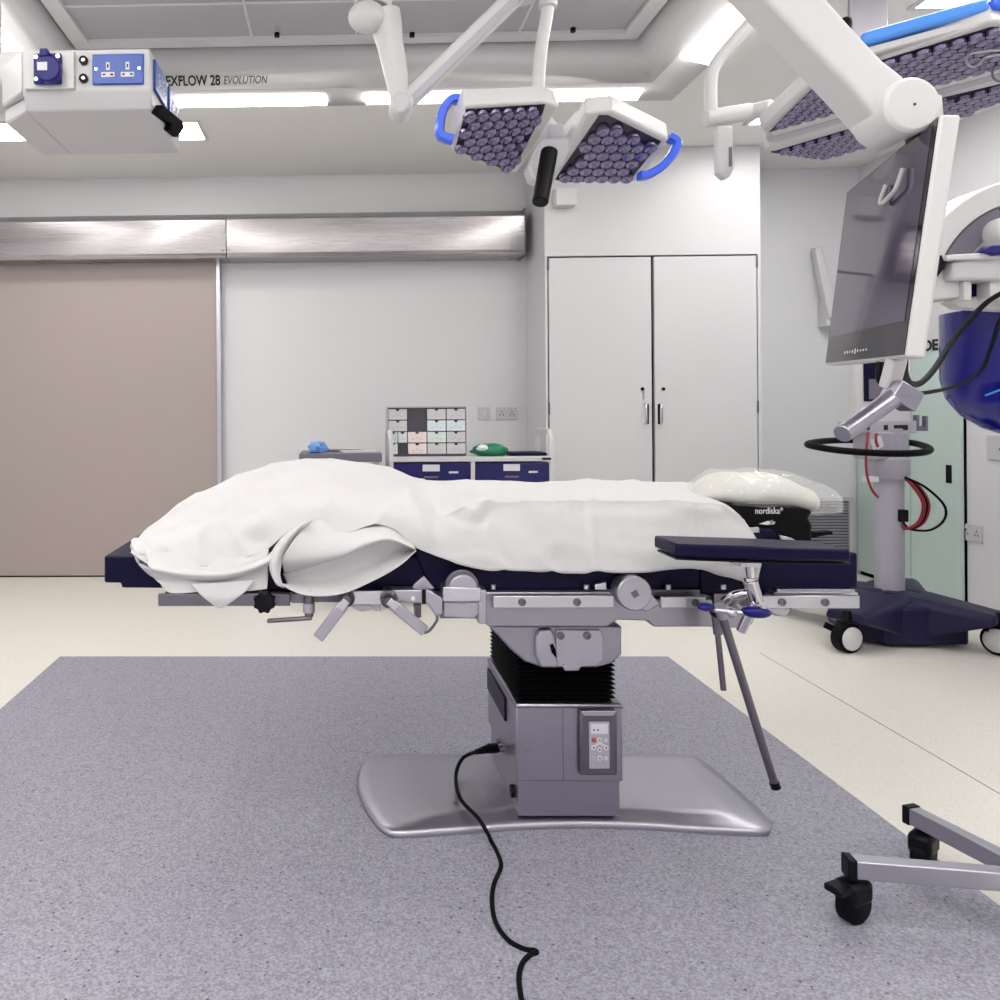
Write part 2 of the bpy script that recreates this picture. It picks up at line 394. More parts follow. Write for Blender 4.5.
# light strips: slabs lying on the rim slope
def slab(p0, p1, q1, q0, m='lamp2', th=.012):
    n = (p1 - p0).cross(q0 - p0).normalized()
    if n.z > 0: n = -n
    c4 = [p + n * .004 for p in (p0, p1, q1, q0)]
    return MB().prism(c4, n * th).build('light_strip', m, t)
def rim_pt(side, s, k):      # k: 0 outer .. 1 inner
    z = ZC + .002 + .043 * k
    if side == 'b': return V((s, HY1 - .14 * k, z))
    if side == 'n': return V((s, HY0 + .14 * k, z))
    if side == 'r': return V((HX1 - .16 * k, s, z))
    return V((HX0 + .16 * k, s, z))
for side, segs in (('b', ((-1.4, -.06), (.16, 1.66))), ('r', ((1.4, 2.4), (2.5, 4.02))), ('l', ((1.4, 2.4), (2.5, 4.0))), ('n', ((-1.4, -.02), (.16, 1.66)))):
    k0, k1 = (.16, .56) if side in 'bn' else (.04, .95)
    for a, b in segs: slab(rim_pt(side, a, k0), rim_pt(side, b, k0), rim_pt(side, b, k1), rim_pt(side, a, k1))
# lettering on the rear skirt (slopes slightly)
def skirt_pt(u, v):
    p0 = V((0, HY1 - .14, ZC + .045)); n = V((0, 3.17 - ZC - .045, .07)).normalized(); return QP(u, v, p0 - V((0, .004, 0)), n)
pl, pr, pm = skirt_pt(163, 82), skirt_pt(222, 82), skirt_pt(245, 82)
sl = math.atan2(.07, 3.17 - ZC - .045)
rt = Matrix.Rotation(math.pi / 2 - (-sl), 3, 'X')
a, b = skirt_pt(156, 82), skirt_pt(220, 80.5)
text('FLEXFLOW 28', .072, 'ink', t, (a + b) / 2, rt, width=(b - a).length, bold=.0015)
a, b = skirt_pt(223, 80.5), skirt_pt(267, 80)
text('EVOLUTION', .056, 'inkgrey', t, (a + b) / 2, rt, shear=.25, width=(b - a).length)

# ceiling panel lights
def ceiling_light(x, y, w, d, label):
    t = thing('ceiling_light', label, 'ceiling light', (x, y, ZC - .012), 'recessed ceiling light panels')
    mb = MB(); z0, z1 = ZC - .012, ZC - .001
    mb.box(x - w / 2, x + w / 2, y - d / 2, y - d / 2 + .02, z0, z1).box(x - w / 2, x + w / 2, y + d / 2 - .02, y + d / 2, z0, z1)
    mb.box(x - w / 2, x - w / 2 + .02, y - d / 2 + .02, y + d / 2 - .02, z0, z1).box(x + w / 2 - .02, x + w / 2, y - d / 2 + .02, y + d / 2 - .02, z0, z1)
    mb.build('frame', 'white', t)
    MB().box(x - w / 2 + .02, x + w / 2 - .02, y - d / 2 + .02, y + d / 2 - .02, ZC - .008, ZC - .001).build('diffuser', 'lamp', t)
pr_ = QZ(209, 139, ZC); ceiling_light(pr_.x - .3, pr_.y - .17, .6, .34, 'bright square ceiling light panel just right of the socket pendant')
pr_ = QZ(31, 140, ZC); ceiling_light(pr_.x - .3, pr_.y - .17, .6, .34, 'bright ceiling light panel below the left end of socket pendant')
for x, y in ((-2.5, 3.2), (-2.5, 1.2), (2.75, 4.6), (2.75, 3.2), (2.75, 1.2), (-2.5, -.8), (-1.2, .4), (-1, -.9), (.2, .3), (1.2, -.6), (.2, -1.7), (2.75, -.8)):  # panels added to brighten the room, nearly all out of view
    ceiling_light(x, y, .6, .6, 'added square ceiling light panel over the rest of the room')

# ------------------------------------------------------------------ socket pendant, upper left
YP = 2.25
x1 = Q(150, 70, YP).x; x0 = Q(22, 70, YP).x; zt = Q(90, 49, YP).z; zm = Q(90, 91, YP).z; zb = Q(90, 111, YP + .03).z
t = thing('ceiling_pendant', 'white ceiling pendant box with blue power sockets on its face', 'ceiling pendant', ((x0 + x1) / 2, YP + .2, zb))
YE = YP + .42
prof = [(YP, zt), (YP, zm), (YP + .03, zb), (YE, zb), (YE, zt)]
mb = MB(); xc = x0 - .16
mb.loops([[V((x, y, z)) for y, z in prof] for x in (x0, x1)])
mb.build('housing', 'whitep', t, bevel=.006)
mb = MB(); mb.prism([V((x0, YP, zt)), V((x0 - .1, YP + .1, zt)), V((x0 - .1, YE, zt)), V((x0, YE, zt))], (0, 0, zm - zt + .0)); mb.prism([V((x0, YP + .03, zm)), V((x0 - .1, YP + .12, zm)), V((x0 - .1, YE, zm)), V((x0, YE, zm))], (0, 0, zb - zm))
mb.build('end_housing', 'whitep', t, bevel=.006)
MB().cyl((x0 - .25, YP + .3, zt + .05), (x0 - .25, YP + .3, 3.169), .06).build('drop_tube', 'white', t)
MB().box(x0 - .34, x0 - .0, YP + .16, YE, zt - .03, zt + .08).build('support_arm', 'white', t, bevel=.02)
# round inlet
mb = MB(); ybox(mb, 24, 74, 52, 88, YP - .012, .0118); mb.build('socket_plate', 'white', t, bevel=.002)
s = MB(); ybox(s, 33, 61, 53, 83, YP - .026, .0138); s = s.build('industrial_socket', 'nblue', t, bevel=.004)
p = Q(47, 68, YP - .05); MB().cyl(p, p + V((0, .025, 0)), PX(13, YP)).build('flap', 'nblue', s, bevel=.004)
mb = MB(); ybox(mb, 39, 47, 48, 56, YP - .05, .03); mb.build('hinge', 'nblue', s, bevel=.003)
mb = MB(); ybox(mb, 37, 47, 62, 70, YP - .052, .0018); mb.build('rating_label', 'paper', s)
for u, v in ((36, 57), (58, 56), (36, 79), (58, 79)): p = Q(u, v, YP - .027); MB().cyl(p - V((0, .002, 0)), p + V((0, .002, 0)), .006, n=12).build('screw', 'chrome', s)
for v in (61, 79):
    p = Q(84, v, YP); c_ = MB().lathe(p, (0, -1, 0), [(.0125, 0), (.0125, .008), (.008, .008), (.008, .003)]).build('data_connector', 'black', t)
    MB().cyl(p - V((0, .002, 0)), p - V((0, .009, 0)), .005, n=12).build('contact', 'alu', c_)
def mains_double(parent, c, s, n, up, w=.146, h=.086):
    k = MB().obox(c + n * .004, s * w / 2, n * .004, up * h / 2).build('power_socket', 'blue', parent, bevel=.003)
    for q in (-1, 1):
        cc = c + s * q * w * .19
        MB().obox(cc + n * .0085 + up * .008, s * .0055, n * .001, up * .011).build('pin_surround', 'white', k, bevel=.002)
        MB().obox(cc + n * .0085 - up * .016, s * .019, n * .001, up * .007).build('pin_surround', 'white', k, bevel=.002)
        for dx, dzz, hw, hh in ((0, .008, .002, .005), (-.011, -.016, .004, .002), (.011, -.016, .004, .002)):
            MB().obox(cc + n * .0098 + s * dx + up * dzz, s * hw, n * .0004, up * hh).build('pin_slot', 'hole', k)
        p = c + s * q * w * .42 + n * .0085; MB().cyl(p, p + n * .0015, .004, n=12).build('screw', 'chrome', k)
    return k
mains_double(t, Q(118.5, 70, YP), V((1, 0, 0)), V((0, -1, 0)), V((0, 0, 1)))
sn, ss, su = V((1, 0, 0)), V((0, 1, 0)), V((0, 0, 1))
zc = (zt + zm) / 2
mains_double(t, V((x1, YP + .11, zc + .0)), ss, sn, su, .146, .09)
mains_double(t, V((x1, YP + .30, zc + .0)), ss, sn, su, .146, .09)
mb = MB(); mb.prism([QX(u, v, x1 - .002) for u, v in ((150, 113), (155, 105), (166, 113), (176, 121), (178, 128), (172, 137), (163, 130), (165, 124))], (.022, 0, 0)); mb.build('cable_clip', 'hole', t, bevel=.004)

# ------------------------------------------------------------------ operating table
t = thing('operating_table', 'steel operating table with navy pads on a wide flat base', 'operating table', (.68, 2.5, 0)); OT = t
# base foot
out = [(376, 762), (362, 770), (357, 788), (362, 806), (374, 826), (386, 837), (400, 840), (450, 837), (520, 832), (585, 830), (650, 832), (710, 836), (762, 838), (771, 834), (768, 824), (742, 799), (706, 768), (694, 762), (672, 760), (540, 760), (420, 760)]
P0 = [QZ(u, v, .0) for u, v in out]; P0 = resample(catmull(P0, 6, True), 120)[:-1]
cc = V((.68, 2.5, 0))
def shr(fx, fy, z): return [V((cc.x + (p.x - cc.x) * fx, cc.y + (p.y - cc.y) * fy, z)) for p in P0]
MB().loops([shr(.985, .985, 0), shr(1, 1, .006), shr(1, 1, .017), shr(.985, .975, .023), shr(.93, .9, .027), shr(.84, .8, .036), shr(.78, .74, .041), shr(.70, .66, .042)]).build('base_plate', 'satin', t, angle=60)
YF, YBK = 2.285, 2.72
fx0, fx1 = Q(516, 740, YF).x, Q(623, 740, YF).x
z_h0, z_h1 = Q(570, 782, YF).z, Q(570, 704, YF).z
MB().box(fx0 + .006, fx1 - .008, YF + .006, YBK - .02, .04, z_h0 + .01).build('plinth', 'steel', t, bevel=.003)
col = MB().box(fx0, fx1, YF, YBK, z_h0, z_h1).build('column_housing', 'steel', t, bevel=.006)
MB().box(fx0 - .001, fx1 + .001, YF - .001, YBK, z_h1 - .012, z_h1 - .008).build('seam', 'dsteel', col)
xs_ = Q(563, 740, YF).x; MB().box(xs_ - .001, xs_ + .001, YF - .0008, YF + .002, z_h0 + .002, z_h1 - .014).build('seam', 'dsteel', col)
# left-side navy recess and port
mb = MB(); mb.box(fx0 - .006, fx0 + .002, YF + .13, YBK - .02, z_h0 + .12, z_h1 - .03); mb.build('side_panel', 'navy', col, bevel=.003)
p = V((fx0, YF + .05, z_h0 + .0)); MB().cyl((fx0 - .004, YF + .06, .085), (fx0 + .01, YF + .06, .085), .018).build('port', 'black', t)
for k in range(3): MB().cyl((fx0 - .012, YF + .17 + k * .03, z_h0 + .0 + .02), (fx0 + .002, YF + .17 + k * .03, z_h0 + .02), .008, n=12).build('connector', 'dsteel', col)
# keypad
kp = MB(); yprism(kp, [(580, 711), (618, 711), (618, 776), (580, 776)], YF - .02, .0198); kp = kp.build('keypad_mount', 'dsteel', t, bevel=.007)
mb = MB(); yprism(mb, [(581, 711), (617, 711), (613, 716), (584, 716)], YF - .026, .006); mb.build('hood', 'chrome', kp, bevel=.001)
mb = MB(); ybox(mb, 589, 610, 722, 769, YF - .0245, .0044); mb.build('keypad', 'panelgrey', kp, bevel=.002)
mb = MB(); ybox(mb, 591, 608, 724, 734, YF - .0262, .0016); mb.build('display', 'lcd', kp)
for u, v in ((594, 730), (598, 730)): p = Q(u, v, YF - .0264); MB().cyl(p, p + V((0, .0005, 0)), PX(.9, YF), n=10).build('display_mark', 'ink', kp)
for u, v, m, r in ((593.7, 740, 'redb', 2.3), (599.5, 740, 'white', 2.4), (605.5, 740, 'whitep', 2), (593.5, 747.5, 'white', 2.4), (606, 747.5, 'white', 2.4), (599.5, 749.5, 'white', 2.4), (593.8, 758, 'greyp', 2.0), (599.6, 758, 'white', 2.5), (605.6, 758, 'whitep', 2.2)):
    p = Q(u, v, YF - .0245); b_ = MB().cyl(p - V((0, .0025, 0)), p, PX(r, YF), n=16).build('button', m, kp)
    if m == 'white': MB().cyl(p - V((0, .003, 0)), p - V((0, .0024, 0)), PX(.8, YF), n=8).build('button_mark', 'ink', b_)
for a, b in (((599.5, 743), (594.5, 746.5)), ((599.5, 743), (605, 746.5))):
    MB().bar(Q(*a, YF - .0255), Q(*b, YF - .0255), .002, PX(2.2, YF), up=(0, 0, 1)).build('button_bridge', 'white', kp)
# bellows
rings = []; bx0, bx1, by0, by1 = fx0 + .006, fx1 - .012, YF + .02, YBK - .01
zlo, zhi = z_h1 - .004, Q(560, 634, 2.4).z; n = 13
for i in range(2 * n + 1):
    e = 0 if i % 2 == 0 else .016; z = zlo + (zhi - zlo) * i / (2 * n); r_ = []
    for (sx, sy) in ((bx0 + e, by0 + e), (bx1 - e, by0 + e), (bx1 - e, by1 - e), (bx0 + e, by1 - e)): r_.append(V((sx, sy, z)))
    rings.append(r_)
MB().loops(rings).build('bellows', 'rubber', t, angle=20)
# yoke under the top
mb = MB(); yprism(mb, [(489, 626), (622, 626), (622, 655), (611, 664), (597, 668), (543, 668), (525, 662), (511, 650), (499, 637)], 2.27, .42)
yk = mb.build('tilt_head', 'beam', t, bevel=.006)
mb = MB(); yprism(mb, [(556, 630), (600, 630), (603, 636), (603, 660), (596, 666), (581, 667), (579, 671), (565, 671), (563, 667), (556, 666)], 2.262, .012); mb.build('front_plate', 'satin', yk, bevel=.002)
mb = MB(); yprism(mb, [(540, 630), (552, 629), (555, 637), (559, 668), (541, 668), (536, 655), (536, 637)], 2.25, .025); mb.build('pivot_cover', 'satin', yk, bevel=.006)
mb = MB(); yprism(mb, [(550, 645), (553, 644), (556, 650), (557, 659), (552, 653)], 2.247, .004); mb.build('slot', 'hole', yk)
for u in (560.5, 587): p = Q(u, 635.5, 2.262); MB().lathe(p, (0, -1, 0), [(.011, 0), (.011, .004), (.006, .004), (.006, .001)]).build('bolt', 'dsteel', yk)
for u in (564, 583): p = Q(u, 664, 2.262); MB().cyl(p, p - V((0, .002, 0)), .004, n=10).build('rivet', 'chrome', yk)
# long side beams
main = [(484, 592), (610, 592), (616, 597), (622, 604), (648, 604), (655, 600), (713, 600), (713, 627), (654, 627), (648, 621), (617, 620), (608, 627), (489, 627), (482, 620)]
for Yq in (2.225, 2.72):
    mb = MB(); mb.prism([V((p.x, Yq, p.z)) for p in pp(main, 2.225)], (0, .06, 0)); o = mb.build('side_beam', 'beam', t, bevel=.004)
mb = MB(); ybox(mb, 440, 712, 594, 618, 2.285, .435); mb.build('cross_frame', 'dsteel', t)
mb = MB(); ybox(mb, 165, 440, 592, 602, 2.26, .48); mb.build('leg_frame', 'dsteel', t)
mb = MB(); ybox(mb, 700, 850, 590, 603, 2.27, .46); mb.build('head_frame', 'dsteel', t)
def rail(u0, v0, u1, v1, bolts, Y=2.2, m='alu'):
    mb = MB(); a, b = Q(u0, v0, Y), Q(u1, v1, Y); mb.box(a.x, b.x, Y, Y + .012, b.z, a.z); r = mb.build('accessory_rail', m, t, bevel=.002)
    for u in bolts:
        p = Q(u, (v0 + v1) / 2, Y); p.y = Y; MB().lathe(p, (0, -1, 0), [(.0105, -.02), (.0105, .004), (.006, .004), (.006, .001)]).build('bolt', 'dsteel', r)
        MB().cyl(p - V((0, -.012, 0)), p + V((0, .03, 0)), .008, n=12).build('spacer', 'dsteel', r)
    return r
rail(493, 596, 614, 608, (522, 577))
rail(661, 597, 706, 608, (695,))
rail(758, 596, 860, 608.5, (782, 825))
rail(158, 594, 290, 606, (200, 277), m='dsteel')
rail(350, 591, 384, 605, ())
# far-side rails
for u0, u1 in ((493, 614), (758, 860)):
    a, b = Q(u0, 596, 2.2), Q(u1, 608, 2.2); MB().box(a.x, b.x, 2.79, 2.802, b.z, a.z).build('accessory_rail', 'satin', t, bevel=.002)
# pivots
p = Q(632, 592, 2.205); r = PX(17, 2.2)
pv = MB().lathe(p, (0, -1, 0), [(r, -.04), (r, .018), (r * .93, .022), (.001, .022)]).build('pivot_disc', 'satin', t)
MB().obox(p - V((0, .023, 0)), (.007, 0, .004), (0, .002, 0), (-.004, 0, .007)).build('hex_socket', 'dsteel', pv)
mb = MB(); yprism(mb, [(640, 580), (648, 587), (655, 598), (662, 603), (648, 612), (636, 608)], 2.215, .03); mb.build('pivot_lug', 'satin', t, bevel=.004)
p = Q(463, 589, 2.2); pv = MB().cyl(p + V((0, -.006, 0)), p + V((0, .07, 0)), PX(14.5, 2.2)).build('hinge_barrel', 'satin', t, bevel=.004)
p2 = Q(462, 587, 2.2); MB().cyl(p2, p2 + V((0, .01, 0)), PX(17, 2.2)).build('hinge_cap', 'dsteel', t, bevel=.002)
mb = MB(); yprism(mb, [(443, 587), (481, 588), (481, 602), (443, 602)], 2.185, .09); mb.build('hinge_block', 'alu', t, bevel=.003)
mb = MB(); yprism(mb, [(444, 602), (481, 602), (481, 612), (474, 619), (444, 617)], 2.196, .08); mb.build('hinge_block', 'satin', t, bevel=.003)
mb = MB(); ybox(mb, 478, 487, 590, 624, 2.19, .1); mb.build('end_bracket', 'satin', t, bevel=.004)
mb = MB(); yprism(mb, [(383, 590), (428, 590), (443, 598), (443, 614), (436, 617), (428, 604), (385, 602)], 2.2, .05); lk = mb.build('leg_link', 'satin', t, bevel=.003)
p = Q(413, 598, 2.2); MB().cyl(p - V((0, .004, 0)), p, .006, n=12).build('rivet', 'chrome', lk)
mb = MB(); ybox(mb, 422, 426, 590, 604, 2.194, .01); mb.build('stop_plate', 'black', lk)
MB().cyl(Q(417, 604, 2.22), Q(418, 617, 2.22), .011, .009, n=14).build('release_pin', 'dsteel', lk)
MB().tube([Q(436, 613, 2.22), Q(437, 620, 2.22), Q(430, 630, 2.22), Q(424, 633, 2.22)], .004).build('wire_loop', 'dsteel', lk)
# lever clamps on the leg rail
for (a, b, c_) in (((344, 604), (318, 638), (346, 598)), ((392, 604), (425, 631), (389, 599))):
    p = Q(*c_, 2.19); cl = MB().lathe(p, (0, -1, 0), [(.024, -.04), (.024, .006), (.017, .012), (.012, .03), (.001, .03)]).build('lever_clamp', 'dsteel', t)
    MB().bar(Q(*a, 2.16), Q(*b, 2.16), .016, PX(11, 2.16), up=(0, 0, 1)).build('lever', 'satin', cl, bevel=.003)
    q0 = Q(*a, 2.15); q1 = Q(*b, 2.15); d = (q1 - q0).normalized(); MB().bar(q0 - d * .012, q0 + d * .02, .004, PX(8, 2.16)).build('lever_cap', 'alu', cl, bevel=.002)
mb = MB(); yprism(mb, [(350, 605), (372, 605), (374, 609), (362, 612), (354, 609)], 2.21, .02); mb.build('catch', 'satin', t, bevel=.002)
# L handle
lh = MB().cyl(Q(309, 590, 2.2), Q(309, 616, 2.2), PX(4.5, 2.2), n=16).build('crank_handle', 'dsteel', t)
MB().cyl(Q(309, 603, 2.2), Q(309, 612, 2.2), PX(6, 2.2), n=16).build('collar', 'satin', lh)
MB().bar(Q(267, 621, 2.19), Q(312, 618, 2.19), .014, PX(4, 2.2)).build('crank_arm', 'dsteel', lh, bevel=.004)
mb = MB(); ybox(mb, 292, 304, 594, 603, 2.215, .02); mb.build('clamp_block', 'dsteel', t)
# star knob
p = Q(264, 603, 2.17); pts = []
for i in range(48):
    a = 2 * math.pi * i / 48; rr = PX(11.5 - 2.2 * (.5 + .5 * math.cos(8 * a)), 2.17); pts.append(p + V((math.cos(a) * rr, 0, math.sin(a) * rr)))
MB().prism(pts, (0, .03, 0)).build('star_knob', 'black', t, bevel=.003)
# pads
mb = MB(); yprism(mb, [(104, 556), (330, 556), (330, 590), (121, 588), (121, 583), (104, 583)], 2.25, .53); mb.build('leg_pad', 'navy', t, bevel=.006)
mb = MB(); yprism(mb, [(300, 556), (470, 556), (470, 592), (300, 590)], 2.262, .50); mb.build('leg_pad', 'navy', t, bevel=.006)
mb = MB(); yprism(mb, [(412, 548), (700, 556), (700, 590), (660, 591), (430, 591)], 2.256, .52); mb.build('seat_pad', 'navy', t, bevel=.008)
mb = MB(); yprism(mb, [(700, 560), (757, 558), (858, 553), (858, 589), (772, 589), (760, 600), (742, 602), (700, 594)], 2.262, .5); mb.build('head_pad', 'navy', t, bevel=.006)
mb = MB(); ybox(mb, 777, 855, 589.5, 592, 2.25, .5); ybox(mb, 774, 858, 592.6, 596, 2.24, .51); mb.build('head_tray', 'alu', t, bevel=.001)
mb = MB(); ybox(mb, 600, 700, 590, 596, 2.24, .05); ybox(mb, 714, 760, 594, 606, 2.25, .05); mb.build('pad_bracket', 'dsteel', t)
for u in (493, 586, 668, 723): p = Q(u, 589, 2.235); MB().cyl(p, p + V((0, 0, .012)), .008, n=10).build('pad_peg', 'alu', t)
mb = MB(); yprism(mb, [(595, 585), (606, 582), (607, 590), (595, 590)], 2.23, .02); mb.build('pad_catch', 'alu', t, bevel=.002)
mb = MB(); yprism(mb, [(412, 589), (414, 584), (424, 576), (435, 589)], 2.235, .025); mb.build('hook', 'satin', t, bevel=.002)
mb = MB(); yprism(mb, [(712, 606), (760, 606), (752, 625), (740, 628), (712, 628)], 2.235, .05); mb.build('end_beam', 'beam', t, bevel=.004)
mb = MB(); yprism(mb, [(764, 604), (792, 609), (787, 616), (776, 616), (768, 612)], 2.215, .03); mb.build('head_bracket', 'satin', t, bevel=.004)

# ------------------------------------------------------------------ sheet
def interp(tab, u):
    tab = sorted(tab)
    if u <= tab[0][0]: return tab[0][1]
    for i in range(len(tab) - 1):
        (a, va), (b, vb) = tab[i], tab[i + 1]
        if u <= b:
            t_ = (u - a) / (b - a); va0 = tab[max(i - 1, 0)]; vb1 = tab[min(i + 2, len(tab) - 1)]
            ma = (vb - va0[1]) / max(b - va0[0], 1e-6) * (b - a); mb_ = (vb1[1] - va) / max(vb1[0] - a, 1e-6) * (b - a)
            t2, t3 = t_ * t_, t_ ** 3
            return (2 * t3 - 3 * t2 + 1) * va + (t3 - 2 * t2 + t_) * ma + (-2 * t3 + 3 * t2) * vb + (t3 - t2) * mb_
    return tab[-1][1]
TOP = [(132, 548), (140, 540), (150, 530), (175, 510), (200, 495), (240, 473), (280, 463), (310, 460), (345, 461), (375, 465), (400, 471), (425, 480), (460, 481), (600, 480), (680, 482), (700, 487), (730, 503), (745, 520), (758, 542)]
CRE = [(132, 549), (150, 546), (200, 528), (250, 512), (300, 495), (350, 497), (400, 508), (440, 514), (485, 503), (600, 501), (700, 502), (735, 512), (758, 545)]
LOW = [(132, 552), (141, 559), (150, 565), (180, 567), (225, 566), (265, 551), (290, 532), (312, 519), (325, 523), (345, 533), (365, 528), (385, 527), (400, 533), (415, 546), (440, 557), (460, 564), (490, 570), (520, 571), (640, 572), (690, 568), (705, 571), (730, 577), (758, 580)]
YT = [(132, 2.42), (380, 2.5), (450, 2.68), (680, 2.68), (735, 2.55), (758, 2.42)]
CREASE = [((592, 498), (593, 570), .006, 4), ((424, 480), (470, 516), .012, 9), ((470, 516), (487, 503), .010, 6), ((440, 510), (480, 522), -.010, 8), ((697, 510), (704, 535), -.010, 7), ((690, 508), (715, 512), .008, 5),
          ((150, 548), (215, 530), .008, 9), ((215, 530), (260, 540), -.008, 8), ((285, 505), (240, 535), .008, 9), ((140, 545), (165, 555), -.01, 6), ((180, 505), (260, 500), .006, 10), ((410, 500), (425, 540), .012, 8), ((330, 505), (400, 520), .007, 10), ((560, 498), (562, 512), .004, 3)]
def segd(p, a, b):
    ax, ay = a; bx, by = b; dx, dy = bx - ax, by - ay; t_ = max(0, min(1, ((p[0] - ax) * dx + (p[1] - ay) * dy) / (dx * dx + dy * dy)))
    return math.hypot(p[0] - ax - dx * t_, p[1] - ay - dy * t_)
NS = 170; rows = None; cols = []
for i in range(NS + 1):
    u = 132 + 626 * i / NS; vt, vc, vl = interp(TOP, u), interp(CRE, u), interp(LOW, u); yt = interp(YT, u)
    hump = min(1, max(0, (430 - u) / 60))
    ptop = Q(u, vt, yt); pc = Q(u, vc, 2.25 + .03 * hump)
    mid = ptop.lerp(pc, .55); mid.z += .02 * hump
    edge = pc + V((0, -.022, -.016)) if hump < .5 else None
    back = V((ptop.x, 2.80, ptop.z - .03 - .06 * hump)); back2 = V((ptop.x, 2.825, max(.74, min(ptop.z - .1, .84))))
    pl_ = Q(u, vl, 2.215); mm = pc.lerp(pl_, .5); mm.y = 2.222 + .01 * hump
    ctrl = [back2, back, ptop, mid, pc.lerp(mid, .13), pc, pc.lerp(mm, .16), mm, pl_]
    cols.append(catmull(ctrl, 7))
nr = len(cols[0]); rows = []
for j in range(nr):
    r_ = []
    for i in range(NS + 1):
        p = cols[i][j].copy()
        # screen-free wrinkle field: folds are placed by their position along and across the table
        rel = p - CAM; dc = RM.transposed() @ rel; uu, vv = CX + F * dc.x / -dc.z, CY - F * dc.y / -dc.z
        h = .0; W = V((p.x * 3.2 + .8 * p.z, p.y * 2.2, p.z * 5))
        if p.y < 2.6:
            for a, b, am, wd in CREASE:
                d_ = segd((uu, vv), a, b)
                if d_ < 3 * wd: h += 1.5 * am * math.exp(-(d_ / wd) ** 2)
        rg = 1 - abs(noise.noise(W * 2.1 + V((3, 1, 0))) * 2); h += .010 * rg ** 3 + .010 * noise.noise(W * 1.9) + .004 * noise.noise(V((p.x * 20, p.y * 12, p.z * 24))) - .004
        p += V((0, -.7, .7)) * h
        r_.append(p)
    rows.append(r_)
sh = thing('bed_sheet', 'crumpled white cotton sheet draped over the operating table', 'sheet', (.4, 2.5, .72))
MB().grid(rows).build('sheet_top', 'sheet', sh, solid=.003, angle=80)
def patch(name, curves, n=60, sub=8, amp=.003):
    C_ = [resample(catmull(c_, 8), n) for c_ in curves]; R_ = []
    cols_ = [catmull([c_[i] for c_ in C_], sub) for i in range(n)]
    for j in range(len(cols_[0])):
        R_.append([cols_[i][j] + V((0, -1, .3)) * amp * noise.noise(cols_[i][j] * 24) for i in range(n)])
    return MB().grid(R_).build(name, 'sheet', sh, solid=.003, angle=80)
def P(l, Y): return [Q(u, v, Y if not callable(Y) else Y(u)) for u, v in l]
patch('hanging_fold', [P([(144, 550), (180, 553), (225, 552), (270, 540)], 2.235), P([(150, 570), (185, 572), (225, 571), (268, 555)], 2.205),
                       P([(156, 580), (185, 581), (225, 580), (268, 576)], 2.22), P([(160, 582), (170, 593), (200, 592), (225, 591), (248, 591), (267, 589)], 2.208)])
patch('corner_fold', [P([(190, 584), (215, 583), (255, 580)], 2.2), P([(202, 596), (222, 597), (245, 592)], 2.195), P([(214, 605), (221, 608), (228, 604)], 2.2)], n=24)
patch('hem_band', [P([(147, 562), (185, 568), (225, 569), (265, 556), (300, 530), (312, 520)], 2.212), P([(150, 568), (185, 574), (225, 574), (262, 564), (290, 544), (306, 524)], 2.19), P([(153, 572), (185, 578), (222, 579), (260, 569), (284, 553), (303, 526)], 2.205)], amp=.002)
# open tube-shaped fold
patch('tube_fold', [P([(309, 520), (322, 520), (345, 530), (366, 526), (388, 526), (412, 543)], 2.225),
                    P([(296, 537), (320, 540), (348, 543), (368, 538), (390, 536), (414, 547)], 2.17),
                    P([(283, 558), (310, 560), (342, 556), (362, 547), (388, 540), (415, 549)], 2.165),
                    P([(284, 573), (310, 566), (340, 556), (360, 549), (386, 541), (415, 550)], 2.225)])
patch('tube_fold', [P([(283, 574), (310, 566), (340, 556), (360, 549), (386, 541), (415, 550)], 2.228),
                    P([(286, 580), (312, 580), (345, 575), (372, 563), (395, 553), (414, 551)], 2.243),
                    P([(287, 584), (310, 590), (342, 589), (372, 577), (397, 563), (415, 552)], 2.195),
                    P([(280, 584), (305, 595), (340, 594), (374, 580), (400, 565), (416, 550)], 2.17)])
patch('tube_fold', [P([(310, 519), (296, 535), (284, 556), (280, 575), (284, 588)], 2.18), P([(303, 524), (286, 540), (275, 558), (273, 574), (279, 586)], 2.165), P([(306, 520), (284, 536), (271, 554), (270, 570), (276, 584)], 2.21)], n=30)
patch('tube_fold', [P([(282, 584), (305, 594), (340, 593), (374, 580), (400, 565), (416, 550)], 2.172), P([(284, 586), (307, 592), (340, 590), (372, 578), (398, 564), (415, 552)], 2.246)])
# ruffles on the left edge
patch('ruffle', [P([(133, 543), (131, 548), (136, 556), (150, 560)], 2.30), P([(137, 553), (138, 563), (150, 568), (160, 572)], 2.23), P([(141, 562), (146, 572), (156, 580), (165, 582)], 2.26)], n=30)
patch('ruffle', [P([(131, 541), (136, 538), (148, 540)], 2.34), P([(133, 548), (141, 550), (152, 552)], 2.25), P([(140, 557), (148, 557), (158, 560)], 2.24)], n=24)
# corner hanging below the arm board
patch('hanging_corner', [P([(690, 555), (715, 556), (752, 556)], 2.225), P([(692, 565), (715, 570), (750, 570)], 2.215), P([(698, 568), (716, 573), (742, 581), (748, 578)], 2.22)], n=30)

